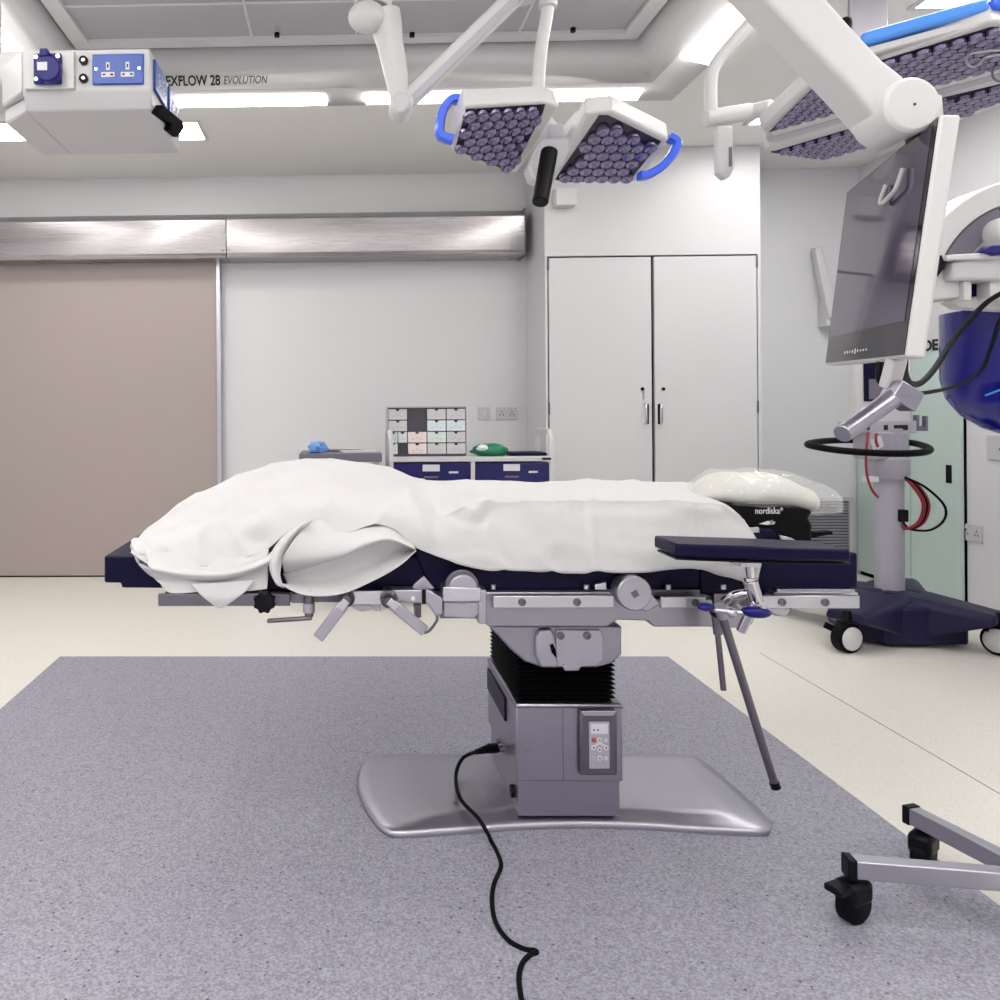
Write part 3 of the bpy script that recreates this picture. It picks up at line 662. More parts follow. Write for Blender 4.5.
# ------------------------------------------------------------------ head rest bag and wrapped pillow
YH = 2.34
mb = MB(); prof = [(722, 503), (795, 506), (815, 511), (809, 518), (813, 525), (813, 546), (738, 550)]
t = thing('head_rest', 'black padded head rest with white lettering under the wrapped pillow', 'head rest', Q(775, 547, YH + .1))
p0 = pp(prof, YH); zpad = .80
mb.prism(p0, (0, .22, 0)); mb.build('cushion', 'rubber', t, bevel=.012, seg=3)
mb = MB(); yprism(mb, [(800, 528), (815, 532), (832, 531), (834, 534), (818, 537), (800, 540)], YH + .02, .03); mb.build('strap', 'rubber', t, bevel=.003)
mb = MB(); yprism(mb, [(752, 528), (775, 530), (778, 539), (754, 541)], YH - .02, .025); mb.build('buckle', 'navy', t, bevel=.004)
mb = MB(); yprism(mb, [(750, 528), (759, 527), (760, 533), (752, 533)], YH - .028, .01); mb.build('buckle_clip', 'alu', t, bevel=.002)
mb = MB(); yprism(mb, [(779, 535), (792, 538), (797, 541), (781, 540)], YH - .01, .01); mb.build('buckle_clip', 'alu', t, bevel=.002)
text('nordiska*', .026, 'inkwhite', t, Q(769, 511, YH - .001), FACE, width=PX(27, YH))
mb = MB(); yprism(mb, [(759, 524), (768, 521), (776, 522), (768, 525)], YH - .002, .0018); yprism(mb, [(768, 525), (772, 520), (775, 524)], YH - .002, .0018); mb.build('emblem', 'inkwhite', t)
def blob(name, m, parent, grow=0, wr=.012, sc=9, seed=0, xs=1):
    pts_top = [(692, 496), (700, 483), (716, 474), (735, 471), (752, 472), (768, 471), (790, 475), (808, 482), (822, 487), (832, 506)]
    pts_bot = [(692, 498), (706, 500), (720, 503), (735, 506), (752, 506), (768, 506), (790, 508), (808, 510), (822, 511), (833, 507)]
    Yc = YH + .12; rings = []; n = 28
    for (a, b) in zip(catmull([V((x, y, 0)) for x, y in pts_top], 4), catmull([V((x, y, 0)) for x, y in pts_bot], 4)):
        A_, B_ = Q(735 + (a.x - 735) * (xs if a.x > 735 else 1), a.y, Yc), Q(735 + (b.x - 735) * (xs if a.x > 735 else 1), b.y, Yc); c_ = (A_ + B_) / 2; hz = abs(A_.z - B_.z) / 2 + grow; hy = min(.17, .03 + hz * 2.2)
        r_ = []
        for k in range(n):
            w_ = 2 * math.pi * k / n; p = c_ + V((0, math.cos(w_) * hy, math.copysign(abs(math.sin(w_)) ** .8, math.sin(w_)) * hz))
            nn = noise.noise(p * sc + V((seed, 0, 0))) + .5 * noise.noise(p * sc * 2.3 + V((seed, 0, 0)))
            p += (p - c_).normalized() * wr * nn; r_.append(p)
        rings.append(r_)
    return MB().loops(rings).build(name, m, parent, angle=60 if wr < .01 else 28)
t = thing('wrapped_pillow', 'white pillow wrapped in clear plastic film on the black head rest', 'pillow', Q(762, 506, YH + .12))
pl_ = blob('pillow', 'pillow', t, -.003, .006, 10, 0, .74)
blob('plastic_wrap', 'plastic', t, .006, .014, 24, 5, .95)

# ------------------------------------------------------------------ arm board
YA = 2.0
t = thing('arm_board', 'long navy padded arm board clamped in front of the sheet', 'arm board', Q(750, 600, YA + .07))
mb = MB(); yprism(mb, [(676, 544), (760, 546.5), (851, 550), (851, 562), (780, 561), (700, 558), (676, 557)], YA, .14); mb.build('pad', 'navy', t, bevel=.006)
mb = MB(); yprism(mb, [(676, 557.5), (700, 558.5), (780, 561.5), (852, 562.5), (852, 565), (780, 564), (700, 561), (676, 560)], YA + .01, .12); mb.build('board', 'black', t, bevel=.002)
mb = MB(); ybox(mb, 741, 761, 563, 567, YA + .04, .06); mb.build('mount_plate', 'alu', t)
MB().cyl(Q(750, 564, YA + .07), Q(751, 578, YA + .07), .013, .010).cyl(Q(751, 578, YA + .07), Q(751, 582, YA + .07), .016).build('post', 'chrome', t)
MB().cyl(Q(750, 580, YA + .07), Q(757, 603, YA + .07), .0185, .0165).build('socket_sleeve', 'chrome', t, bevel=.003)
MB().tube([Q(748, 593, YA + .08), Q(735, 595, YA + .09), Q(726, 600, YA + .11), Q(722, 606, YA + .13)], .011, n=14).build('curved_arm', 'chrome', t)
MB().tube([Q(744, 596, YA + .1), Q(734, 603, YA + .12), Q(746, 611, YA + .14)], .008, n=12).build('clamp_jaw', 'satin', t)
MB().cyl(Q(754, 604, YA + .06), Q(741, 631, YA + .09), .0125).build('stub_rod', 'chrome', t, bevel=.002)
tb = MB().cyl(Q(714, 610, YA + .03), Q(742, 613, YA + .03), .006).build('clamp_spindle', 'chrome', t)
MB().ball(Q(706, 607, YA + .03), PX(8.5, YA), (1, .8, .5)).build('grip', 'nblue', tb)
MB().ball(Q(756, 612, YA + .03), PX(15, YA), (1, .55, .4), rot=Matrix.Rotation(.08, 3, 'Y')).build('grip', 'nblue', tb)
p = Q(732, 613, YA + .03); MB().ball(p, .012).build('clamp_ball', 'alu', tb)
p = Q(757, 606, YA + .05); MB().cyl(p, p - V((0, .03, 0)), .006).build('lock_screw', 'alu', t)
YR = 2.13
t = thing('clamp_rod', 'long thin steel rod hanging from the arm board clamp', 'rod', Q(776, 787, YR))
mb = MB().cyl(Q(721, 612, YR - .04), Q(774, 782, YR), .0105); mb.build('rod', 'dsteel', t)
MB().cyl(Q(774, 782, YR), Q(776, 788, YR), .0125).build('end_cap', 'black', t)
MB().cyl(Q(719, 606, YR - .05), Q(723, 617, YR - .04), .014).build('clamp_collar', 'satin', t)
t = thing('clamp_rod', 'short thin dark rod hanging just left of the long rod', 'rod', Q(723, 690, YR + .03))
MB().cyl(Q(716, 616, YR + .03), Q(723.5, 690, YR + .03), .0075).build('rod', 'dsteel', t)
mb = MB().cyl(Q(715, 609, YR + .03), Q(718, 634, YR + .03), .0115); mb.build('sleeve', 'dsteel', t)
p = Q(717, 614, YR); MB().cyl(p, p + V((0, .02, 0)), .011).build('clamp_screw', 'black', t)

# ------------------------------------------------------------------ power cable
pts = [Q(492, 750, 2.52), Q(480, 751, 2.5)]
pts += [QZ(463, 758, .085), QZ(456, 775, .072), QZ(460, 798, .066), QZ(478, 818, .052), QZ(488, 834, .030), QZ(491, 841, .010)]
pts += [QZ(u, v, .006) for u, v in ((497, 852), (501, 866), (494, 884), (492, 902), (496, 923), (508, 940), (524, 949), (534, 950.5), (536.5, 952.5), (530, 955), (522, 964), (519, 980), (523, 1010), (530, 1060))]
t = thing('power_cable', 'black power cable running from table column across the grey mat', 'cable', (pts[8].x, pts[8].y, 0))
MB().tube(pts, .0058, n=8, sm=6).build('cord', 'rubber', t)
MB().cyl(Q(476, 752, 2.5), Q(489, 748.5, 2.53), .008, .014).cyl(Q(489, 748.5, 2.53), Q(497, 748, 2.55), .015).build('plug', 'black', t)

# ------------------------------------------------------------------ surgical lamps
def on(poly, p0, n): return [QP(u, v, p0, n) for u, v in poly]
def lamp_head(parent, outer, lens, p0, n, th, cell=.034, m='white', name='lamp_head'):
    n = V(n).normalized(); up = -n if n.z < 0 else n
    o = MB().prism(on(outer, p0, n), up * th).build(name, m, parent, bevel=.008, seg=3)
    L = on(lens, p0, n); L = [p - up * .002 for p in L]
    f = MB().prism(L, up * .004).build('lens_frame', 'lensb', o)
    # reflector cups, hexagonal packing within the lens outline
    c = sum(L, V()) / len(L); x = (L[1] - L[0]).normalized(); y = up.cross(x).normalized()
    P2 = [((p - c).dot(x), (p - c).dot(y)) for p in L]
    def inside(a, b):
        k = False; j = len(P2) - 1
        for i in range(len(P2)):
            (x1_, y1_), (x2_, y2_) = P2[i], P2[j]
            if (y1_ > b) != (y2_ > b) and a < (x2_ - x1_) * (b - y1_) / (y2_ - y1_) + x1_: k = not k
            j = i
        return k
    mb = MB(); R_ = max(abs(v_) for q in P2 for v_ in q); nn = int(R_ / (cell * .87)) + 1
    for j in range(-nn, nn + 1):
        for i in range(-nn - 3, nn + 3):
            a, b = (i + .5 * (j % 2)) * cell, j * cell * .87
            if all(inside(a + dx, b + dy) for dx, dy in ((cell * .36, 0), (-cell * .36, 0), (0, cell * .36), (0, -cell * .36))):
                pc = c + x * a + y * b - up * .001; rings = []
                for rr, hh in ((.55, .0), (.50, .26), (.40, .20), (.22, .08), (.06, .03)):
                    rings.append([pc + (x * math.cos(w_) + y * math.sin(w_)) * rr * cell - up * hh * cell for w_ in (2 * math.pi * q / 10 for q in range(10))])
                mb.loops(rings)
    mb.build('lens_array', 'lens', o, merge=False)
    return o, n
YL = 2.2
t = thing('surgical_lamp', 'twin-headed white surgical lamp with blue handles over the table', 'surgical lamp', Q(548, 160, YL + .15)); SL = t
p0 = Q(505, 135, YL + .15); n1 = V((.12, -.42, -.9)).normalized()
h1, _ = lamp_head(t, [(465, 105), (544, 101), (560, 106), (517, 174), (505, 172), (453, 152), (452, 148)], [(466, 109), (545, 104), (543, 112), (514, 168), (508, 171), (455, 149)], p0, n1, .062, .036)
p0b = Q(610, 150, YL + .15); n2 = V((-.10, -.45, -.89)).normalized()
h2, _ = lamp_head(t, [(586, 112), (612, 110), (669, 139), (638, 181), (628, 183), (558, 183), (552, 180)], [(599, 115), (608, 115), (661, 141), (630, 180), (566, 182), (555, 179)], p0b, n2, .062, .036)
# blue handles
def ytube(parent, px, Y, r, m, name, n=12): return MB().tube(pp(px, Y), r, n=n, sm=6).build(name, m, parent)
def flat_handle(parent, px, Y, w, h, m):
    P_ = catmull(pp(px, Y), 6); rings = []
    for i, p in enumerate(P_):
        tg = (P_[min(i + 1, len(P_) - 1)] - P_[max(i - 1, 0)]).normalized(); s_ = V((0, 1, 0)); q_ = tg.cross(s_).normalized()
        rings.append([p + s_ * a * w + q_ * b * h for a, b in ((-1, -.6), (-.6, -1), (.6, -1), (1, -.6), (1, .6), (.6, 1), (-.6, 1), (-1, .6))])
    return MB().loops(rings).build('handle', m, parent, angle=50)
flat_handle(h1, [(465, 100), (452, 100), (444, 109), (440, 124), (441, 136), (453, 140)], YL + .12, .02, .013, 'handle')
flat_handle(h2, [(668, 137), (676, 143), (672, 155), (660, 168), (648, 175), (639, 176)], YL + .14, .02, .012, 'handle')
# hub, boss and grip
mb = MB(); yprism(mb, [(543, 138), (586, 136), (572, 150), (563, 166), (552, 186), (532, 178), (528, 166)], YL + .16, .07); mb.build('hub', 'whitep', t, bevel=.008)
mb = MB(); ybox(mb, 548, 565, 124, 142, YL + .2, .07); mb.build('hub_joint', 'greyp', t, bevel=.004)
mb = MB(); yprism(mb, [(562, 128), (577, 110), (584, 112), (566, 142)], YL + .22, .05); mb.build('yoke_arm', 'white', t, bevel=.004)
MB().cyl(Q(549.5, 151, YL + .12), Q(540, 203, YL + .06), PX(8.8, YL), PX(8.2, YL)).build('grip', 'black', t, bevel=.004)
p, q = Q(545, 88, YL + .3), Q(557, 132, YL + .26)
MB().tube([Q(538, 90, YL + .3), Q(541, 50, YL + .3), Q(548, 6, YL + .3), Q(549, -40, YL + .3)], PX(6.2, YL + .3), n=16, sm=4).build('drop_tube', 'white', t)
MB().cyl(Q(548, 8, YL + .3), Q(550, -50, YL + .3), PX(9, YL + .3)).build('collar', 'white', t, bevel=.004)
b_ = Q(549.5, -45, YL + .3); MB().cyl(b_, (b_.x, b_.y, 3.165), .03).build('ceiling_tube', 'white', t)
mb = MB().tube([Q(538, 92, YL + .3), Q(539, 112, YL + .28), Q(552, 130, YL + .24)], PX(7, YL + .3), n=14); mb.build('neck', 'white', t)

# articulated ceiling arm left of the lamp
YS = 2.55
t = thing('suspension_arm', 'white jointed ceiling arm hanging left of the surgical lamp', 'ceiling arm', Q(402, 104, YS))
MB().lathe(Q(384, 14, YS), Q(402, 104, YS) - Q(384, 14, YS), [(.052, 0), (.05, .04), (.042, .10), (.036, .22), (.032, .29), (.02, .30)]).build('upper_arm', 'white', t)
MB().ball(Q(367, 17, YS - .03), PX(17, YS), (1.1, .9, .9)).build('shoulder', 'white', t)
sp = Q(378, -30, YS); MB().cyl(Q(372, 8, YS), sp, .06).cyl(sp, (sp.x, sp.y, 3.165), .06).build('shoulder_post', 'white', t, bevel=.006)
mb = MB(); p = Q(402, 102, YS - .045); MB().cyl(p, p + V((0, .09, 0)), PX(11.5, YS)).build('elbow', 'white', t, bevel=.006)
p = Q(402, 103, YS - .05); MB().lathe(p, (-.5, -1, 0), [(.030, -.015), (.030, .006), (.026, .010), (.001, .010)]).build('elbow_cap', 'whitep', t)
a_, b_ = Q(407, 101, YS), Q(522, -10, YS - .05)
MB().bar(a_, b_, .05, PX(17, YS), up=(0, 0, 1)).build('lower_arm', 'white', t, bevel=.012, seg=3)
d_ = (b_ - a_); MB().bar(a_ + V((.012, -.026, -.006)), b_ + V((.012, -.026, -.006)), .004, PX(7, YS)).build('arm_cover', 'greyp', t)
c_ = a_ + d_ * 1.3; MB().cyl(b_ + V((0, 0, -.03)), (b_.x, b_.y, 3.165), .045).build('arm_post', 'white', t)

# right-hand lamp
t = thing('surgical_lamp', 'white surgical lamp with long blue rim behind the monitor arm', 'surgical lamp', QZ(900, 90, 2.1)); RL = t
ZL = 2.1; nz = V((0.05, -.12, -1)).normalized(); p0 = QZ(880, 100, ZL)
lamp_head(t, [(760, 130), (812, 82), (990, 22), (1040, 22), (1040, 66), (945, 88), (776, 138)], [(769, 132), (813, 88), (862, 66), (990, 27), (1035, 26), (1035, 58), (945, 80), (842, 109)], p0, nz, .05, .036)
lamp_head(t, [(764, 150), (772, 144), (945, 92), (1040, 70), (1040, 90), (960, 121), (880, 145), (815, 162)], [(771, 152), (862, 125), (945, 97), (1034, 76), (1034, 86), (958, 118), (878, 142), (816, 159)], p0, nz, .05, .036)
a, b = QP(766, 141, p0, nz), QP(1035, 66, p0, nz); MB().bar(a + V((0, 0, .02)), b + V((0, 0, .02)), .05, .045).build('centre_bar', 'greyp', t, bevel=.006)
a, b = QP(858, 62, p0, nz) + V((0, 0, .03)), QP(985, 28, p0, nz) + V((0, 0, .03))
rm_ = MB().bar(a + V((0, -.01, .02)), b + V((0, -.01, .02)), .04, .034).build('blue_rim', 'ltblue', t, bevel=.01, seg=3)
MB().bar(b + V((-.002, -.012, .02)), b + V((.05, -.018, .016)), .038, .032).build('rim_end', 'handle', t, bevel=.01)
MB().bar(a + V((0, -.005, -.012)), a.lerp(b, .93) + V((0, -.005, -.012)), .02, .02).build('rim_backing', 'white', t, bevel=.004)
p = QP(1000, 60, p0, nz)
MB().tube([QP(u, v, p0 - V((0, 0, .03)), nz) for u, v in ((1004, 50), (985, 51), (970, 54), (966, 60), (970, 66), (978, 65), (986, 57), (1004, 54))], .0035, n=8).build('wire_hook', 'alu', t)
pts = []
cR = QP(999, 73, p0 - V((0, 0, .03)), nz)
MB().tube([cR + V((math.cos(w) * .018, 0, math.sin(w) * .022)) for w in (k * math.pi / 4 for k in range(8))], .003, n=8, closed=True).build('wire_ring', 'dgrey', t)
# handle arm left of it
YQ = 2.6
MB().tube([Q(760, 12, YQ), Q(738, 36, YQ), Q(717, 62, YQ), Q(711, 80, YQ), Q(711, 112, YQ)], PX(6, YQ), n=14).build('bent_tube', 'white', t)
MB().cyl(Q(705, 119, YQ), Q(751, 112, YQ), PX(8.5, YQ)).cyl(Q(752, 112, YQ), Q(772, 107, YQ - .05), PX(7.5, YQ)).build('swivel_joint', 'white', t, bevel=.004)
mb = MB(); yprism(mb, [(717, 125), (733, 125), (734, 168), (731, 176), (725, 179), (718, 173)], YQ - .02, .03); hd = mb.build('grip_loop', 'whitep', t, bevel=.006, seg=3)
mb = MB(); yprism(mb, [(729, 147), (732, 147), (732, 166), (729, 167)], YQ - .022, .003); mb.build('grip_recess', 'dgrey', hd)
b_ = Q(760, 12, YQ); MB().tube([b_, b_ + V((.10, 0, .14)), b_ + V((.2, 0, .3)), (b_.x + .2, b_.y, 2.9)], .02, n=12).build('support_tube', 'white', t)
# grey ceiling column behind
yq = 3.3; a, b = Q(852, 0, yq), Q(888, 0, yq)
t = thing('ceiling_column', 'grey square ceiling column behind the monitor arm', 'ceiling column', ((a.x + b.x) / 2, yq + .1, 2.3))
MB().box(a.x, b.x, yq, yq + .2, 2.3, ZC - .001).build('shaft', 'greyp', t, bevel=.004)
MB().box(a.x - .09, a.x - .002, yq + .02, yq + .2, 2.3, ZC - .001).build('side_cover', 'whitep', t, bevel=.004)
p = Q(846, 24, yq + .01); MB().ball(p, .03, (.8, .6, 1)).build('lock_knob', 'black', t)
MB().box(a.x - .02, b.x + .02, yq + .02, yq + .18, 2.26, 2.31).build('foot_cap', 'whitep', t, bevel=.004)

# ------------------------------------------------------------------ monitor arm and monitor
YM = 1.52
t = thing('spring_arm', 'large white spring arm reaching down to the monitor', 'spring arm', Q(915, 104, YM))
a0, a1 = [(716, -20), (790, -20), (884, 67), (902, 76), (912, 100), (905, 128), (886, 142), (868, 132)], None
mb = MB(); yprism(mb, [(742, -26), (806, -26), (845, 18), (882, 58), (905, 76), (915, 104), (908, 133), (899, 138), (886, 127), (850, 86)], YM, .085); sa = mb.build('arm_shell', 'white', t, bevel=.018, seg=4)
p = Q(914, 104, YM - .03); MB().lathe(p, (0, 1, 0), [(.001, 0), (.046, 0), (.052, .006), (.052, .10)]).build('joint_drum', 'white', t, bevel=.002)
p = Q(915, 104, YM - .031); MB().cyl(p, p + V((0, .002, 0)), .0025, n=10).build('screw', 'ink', t)
mb = MB(); yprism(mb, [(888, 104), (944, 92), (946, 118), (925, 122), (898, 136)], YM + .0, .09); mb.build('end_block', 'white', t, bevel=.008)
b_ = Q(772, -24, YM + .05); MB().cyl(b_ + V((-.02, 0, -.02)), (b_.x - .02, b_.y, 3.165), .07).build('arm_post', 'white', t)
# monitor
Yl, Yr = 1.98, 1.45
TL, TR, BL = Q(847, 192, Yl), Q(940, 114, Yr), Q(825, 365, Yl)
nrm = (TR - TL).cross(BL - TL).normalized()
if nrm.dot(CAM - TL) < 0: nrm = -nrm
BR = QP(905, 357, TL, nrm)
t = thing('monitor', 'large portrait-tilted flat monitor with dark glossy screen hanging at right', 'monitor', (BL + BR) / 2)
th = -nrm * .032
def bil(s, q): return TL.lerp(TR, s).lerp(BL.lerp(BR, s), q)
mb = MB().prism([bil(0, 0), bil(1, 0), bil(1, 1), bil(0, 1)], th); mb.build('casing', 'white', t, bevel=.006, seg=3)
e = nrm * .0012
bz_ = MB().prism([bil(.012, .008) + e, bil(.992, .008) + e, bil(.992, .99) + e, bil(.012, .99) + e], -e * 1.0).build('bezel', 'bezel', t)
sc_ = MB().prism([bil(.03, .02) + e * 1.6, bil(.955, .02) + e * 1.6, bil(.955, .845) + e * 1.6, bil(.03, .845) + e * 1.6], -e * .8).build('screen', 'screenm', bz_)
# logo: row of tick marks on the lower bezel
mb = MB()
for k, hgt in enumerate((3, 3, 2, 3, 6, 3, 2, 2, 2)):
    s = .30 + k * .035; c_ = bil(s, .945) + e * 1.3; dx = (bil(s + .008, .945) - bil(s, .945)) * .6; dy = (bil(s, .95) - bil(s, .945)) * hgt * .45
    mb.obox(c_, dx, nrm * .0003, dy)
mb.build('logo', 'inkwhite', bz_)
# back: mounting arms, stem, bracket, steel handle
MB().tube([bil(.60, .16) + nrm * .008, bil(.585, .235) + nrm * .012, bil(.62, .25) + nrm * .012, bil(.72, .235) + nrm * .012, bil(.755, .215) + nrm * .012, bil(.765, .14) + nrm * .008], .005, n=10).build('reflection_tube', 'whitep', t)  # white U tube modelled in place of a webcam's reflection in the screen
top = bil(.72, -.01) + th * .5
MB().cyl(top, Q(915, 118, YM + .02), .02).build('hanger', 'black', t)
st = [bil(.83, 1.0) + th * .6, bil(.83, 1.10) + th * .6]
MB().bar(Q(897, 358, 1.56), Q(889, 388, 1.58), .03, PX(12, 1.56)).build('stem', 'whitep', t, bevel=.004)
MB().tube([Q(880, 362, 1.6), Q(879, 378, 1.6), Q(886, 388, 1.6)], .006).build('stem_cable', 'black', t)
gh = MB().cyl(Q(842, 434, 1.50), Q(895, 397, 1.56), PX(9, 1.5), PX(9.5, 1.5)).build('grip', 'steel', t, bevel=.002)
MB().obox(Q(901, 396, 1.56), (Q(912, 402, 1.56) - Q(889, 388, 1.56)) * .5, V((0, .022, 0)), (Q(906, 386, 1.56) - Q(895, 406, 1.56)) * .45).build('grip_clamp', 'steel', t, bevel=.003)

# ------------------------------------------------------------------ equipment cart on wheels
YK = 4.25
cp = Q(889.5, 583, YK)
t = thing('equipment_cart', 'wheeled equipment cart with grey column on a navy star base', 'equipment cart', (cp.x, YK, 0))
r = PX(12.5, YK)
MB().cyl((cp.x, YK, .2), (cp.x, YK, Q(889, 474, YK).z + .04), r, n=32).build('column', 'cartgrey', t)
mb = MB().lathe((cp.x, YK, Q(889, 478, YK).z), (0, 0, 1), [(r * 1.25, 0), (r * 1.4, .03), (r * 1.38, .1), (r * 1.1, .12), (r * 1.05, .26)]); mb.build('collar', 'cartgrey', t)
# base: hub with tapered legs
W1, W2 = QZ(847, 652, 0), QZ(1000, 655, 0)
def leg(mb, dirv, L, w0, w1, h0, h1, zb0=.10, zb1=.14):
    d = V(dirv).normalized(); s = V((-d.y, d.x, 0)); c0 = V((cp.x, YK, 0))
    rings = []
    for q, w_, h_, zb_ in ((0, w0, h0, zb0), (.35, w0 * .9, h0 * .95, zb0), (1, w1, h1, zb1)):
        c_ = c0 + d * L * q
        rings.append([c_ + s * w_ + V((0, 0, zb_)), c_ + s * w_ + V((0, 0, h_ - .025)), c_ + s * (w_ * .75) + V((0, 0, h_)), c_ - s * (w_ * .75) + V((0, 0, h_)), c_ - s * w_ + V((0, 0, h_ - .025)), c_ - s * w_ + V((0, 0, zb_))])
    mb.loops(rings)
bs = None; c0 = V((cp.x, YK, 0))
WH = []
for W in (W1, W2): WH.append(V((W.x, W.y, 0)))
WH.append(2 * c0 - WH[0]); WH.append(2 * c0 - WH[1])
WH[2].x = min(WH[2].x, XR - .12); WH[2].y = 4.75; WH[3].y = 4.75
for k, W in enumerate(WH):
    d = W - c0; d.z = 0; mb = MB(); leg(mb, d, d.length, .16, .095, .25, .20, .045 if k < 2 else .1, .15); mb.build('base_leg', 'cartnavy', t, bevel=.012, seg=3)
mb = MB(); dn = V((.16, -1, 0)).normalized(); c1 = c0
mb.loops([[V((cp.x + x, YK + y, z)) for x, y in ((-.18, -.24), (.22, -.24), (.3, -.1), (.2, .2), (-.2, .2), (-.28, -.1))] for z in (.02, .2)] + [[V((cp.x + x * .55, YK + y * .55, .235)) for x, y in ((-.18, -.24), (.22, -.24), (.3, -.1), (.2, .2), (-.2, .2), (-.28, -.1))]])
mb.build('base_hub', 'cartnavy', t, bevel=.012)
def wheel(W, ax, R=.072):
    ax = V(ax).normalized(); c_ = V((W.x, W.y, R)); k = MB().lathe(c_ - ax * .03, ax, [(R * .7, 0), (R, .006), (R, .054), (R * .7, .06)]).build('caster', 'rubber', t)
    MB().lathe(c_ + ax * .028, ax, [(R * .78, 0), (R * .78, .006), (R * .7, .009), (.001, .011)]).build('hub_cap', 'white', k)
    MB().lathe(c_ - ax * .028, -ax, [(R * .78, 0), (R * .78, .006), (.001, .008)]).build('hub_cap', 'white', k)
    MB().bar(c_ - ax * .036 + V((0, 0, .0)), c_ - ax * .036 + V((0, 0, R + .03)), .012, .05, up=(0, 1, 0)).build('fork', 'black', k)
    MB().cyl(c_ + V((0, 0, R + .001)), c_ + V((0, 0, R + .06)), .02).build('swivel', 'black', k)
    MB().bar(c_ - ax * .034 + V((-.03, 0, .03)), c_ - ax * .034 + V((-.078, 0, .052)), .03, .012, up=(0, 1, 0)).build('brake_tab', 'black', k)
wheel(WH[0], (.25, -1, 0)); wheel(WH[1], (-.9, -.45, 0)); wheel(WH[2], (.2, -1, 0)); wheel(WH[3], (-.3, -1, 0))
# ring handle
zr = Q(870, 447, YK - .02).z
ringp = [Q(808, 441, YK), Q(818, 446, YK - .15), Q(845, 452, YK - .26), Q(888, 456.5, YK - .3), Q(920, 455.5, YK - .28), Q(930, 451, YK - .16), Q(922, 445, YK + .1), Q(905, 440, YK + .22), Q(870, 437, YK + .26), Q(830, 437, YK + .2)]
for p in ringp: p.z = zr + (p.z - zr) * .55
MB().tube(ringp, PX(3.2, YK), n=12, closed=True).build('ring_handle', 'rubber', t)
# upper box with dark display
mb = MB(); ybox(mb, 856, 912, 356, 424, YK - .02, .07); bx_ = mb.build('console', 'white', t, bevel=.01)
mb = MB(); ybox(mb, 864, 898, 352, 401, YK - .028, .0078); ds = mb.build('display', 'navy', bx_, bevel=.006)
mb = MB(); ybox(mb, 869, 888, 379, 399, YK - .031, .0028); mb.build('display_tile', 'dgrey', ds)
mb = MB(); ybox(mb, 861, 917, 421, 433, YK - .06, .2); sb = mb.build('shelf_box', 'greyp', t, bevel=.004)
for u0, u1 in ((894, 908), (884, 888), (867, 870)): mb = MB(); ybox(mb, u0, u1, 425, 430, YK - .062, .0018); mb.build('port', 'ink', sb)
mb = MB(); yprism(mb, [(917, 415), (919.5, 415), (919.5, 426), (926, 426), (926, 416), (928, 416), (928, 431), (917, 431)], YK - .05, .03); mb.build('hook', 'dgrey', t)
mb = MB(); ybox(mb, 872, 910, 432, 460, YK - .07, .16); mb.build('neck_block', 'cartgrey', t, bevel=.01)
mb = MB(); yprism(mb, [(874, 440), (881, 436), (884, 446), (876, 451)], YK - .09, .03); mb.build('tag', 'paper', t)
MB().tube([Q(868, 432, YK - .08), Q(866, 455, YK - .12), Q(867, 475, YK - .12), Q(872, 490, YK - .1), Q(878, 497, YK - .065)], .006).build('red_cable', 'red', t)
MB().tube([Q(877, 434, YK - .08), Q(876, 440, YK - .1), Q(878, 447, YK - .1)], .006).build('red_cable', 'red', t)
mb = MB(); ybox(mb, 868, 879, 477, 482, YK - .08, .05); mb.build('cable_clip', 'paper', t)
for k in range(4):
    s = k * 2.2
    MB().tube([Q(904, 477 + k * .6, YK - .07), Q(918 - s, 485, YK - .09), Q(929 - s, 503, YK - .1), Q(925 - s, 521, YK - .09), Q(912 - s, 529, YK - .08), Q(903, 525, YK - .07)], .0055).build('cable_coil', 'red' if k != 1 else 'rubber', t)
MB().tube([Q(904, 477, YK - .08), Q(925, 487, YK - .1), Q(944, 505, YK - .1), Q(944, 520, YK - .1), Q(930, 530, YK - .1), Q(910, 529, YK - .08), Q(903, 522, YK - .07)], .006).build('black_cable', 'rubber', t)
mb = MB(); ybox(mb, 901, 909, 510, 522, YK - .09, .05); mb.build('cable_hook', 'black', t, bevel=.004)

# ------------------------------------------------------------------ imaging machine, right edge
YI = 3.0
bc = Q(1010, 350, YI + .1)
t = thing('imaging_machine', 'white medical imaging machine with curved arm and glossy blue shell at right edge', 'imaging machine', (bc.x + .15, YI + .15, 0))
# blue shell
zt_, zb_ = Q(990, 303, YI).z, Q(1000, 433, YI).z; R = PX(72, YI)
sec = [(.001, zb_ - .02), (R * .25, zb_ - .018), (R * .5, zb_ + .01), (R * .75, zb_ + .06), (R * .93, zb_ + .13), (R, zb_ + .21), (R * 1.0, zt_)]
cs = V((Q(1024, 350, YI + R).x, YI + R, 0))
MB().lathe(cs, (0, 0, 1), sec, n=48).build('blue_shell', 'cbblue', t, angle=60)
pts = []
for w_, z_ in ((-2.7, zb_ + .14), (-2.3, zb_ + .19), (-1.9, zb_ + .25), (-1.5, zb_ + .33)):
    pts.append(V((cs.x + math.cos(w_) * (R + .001), cs.y + math.sin(w_) * (R + .001), z_)))
MB().tube(pts, .004, n=8).build('shell_trim', 'ltblue', t)
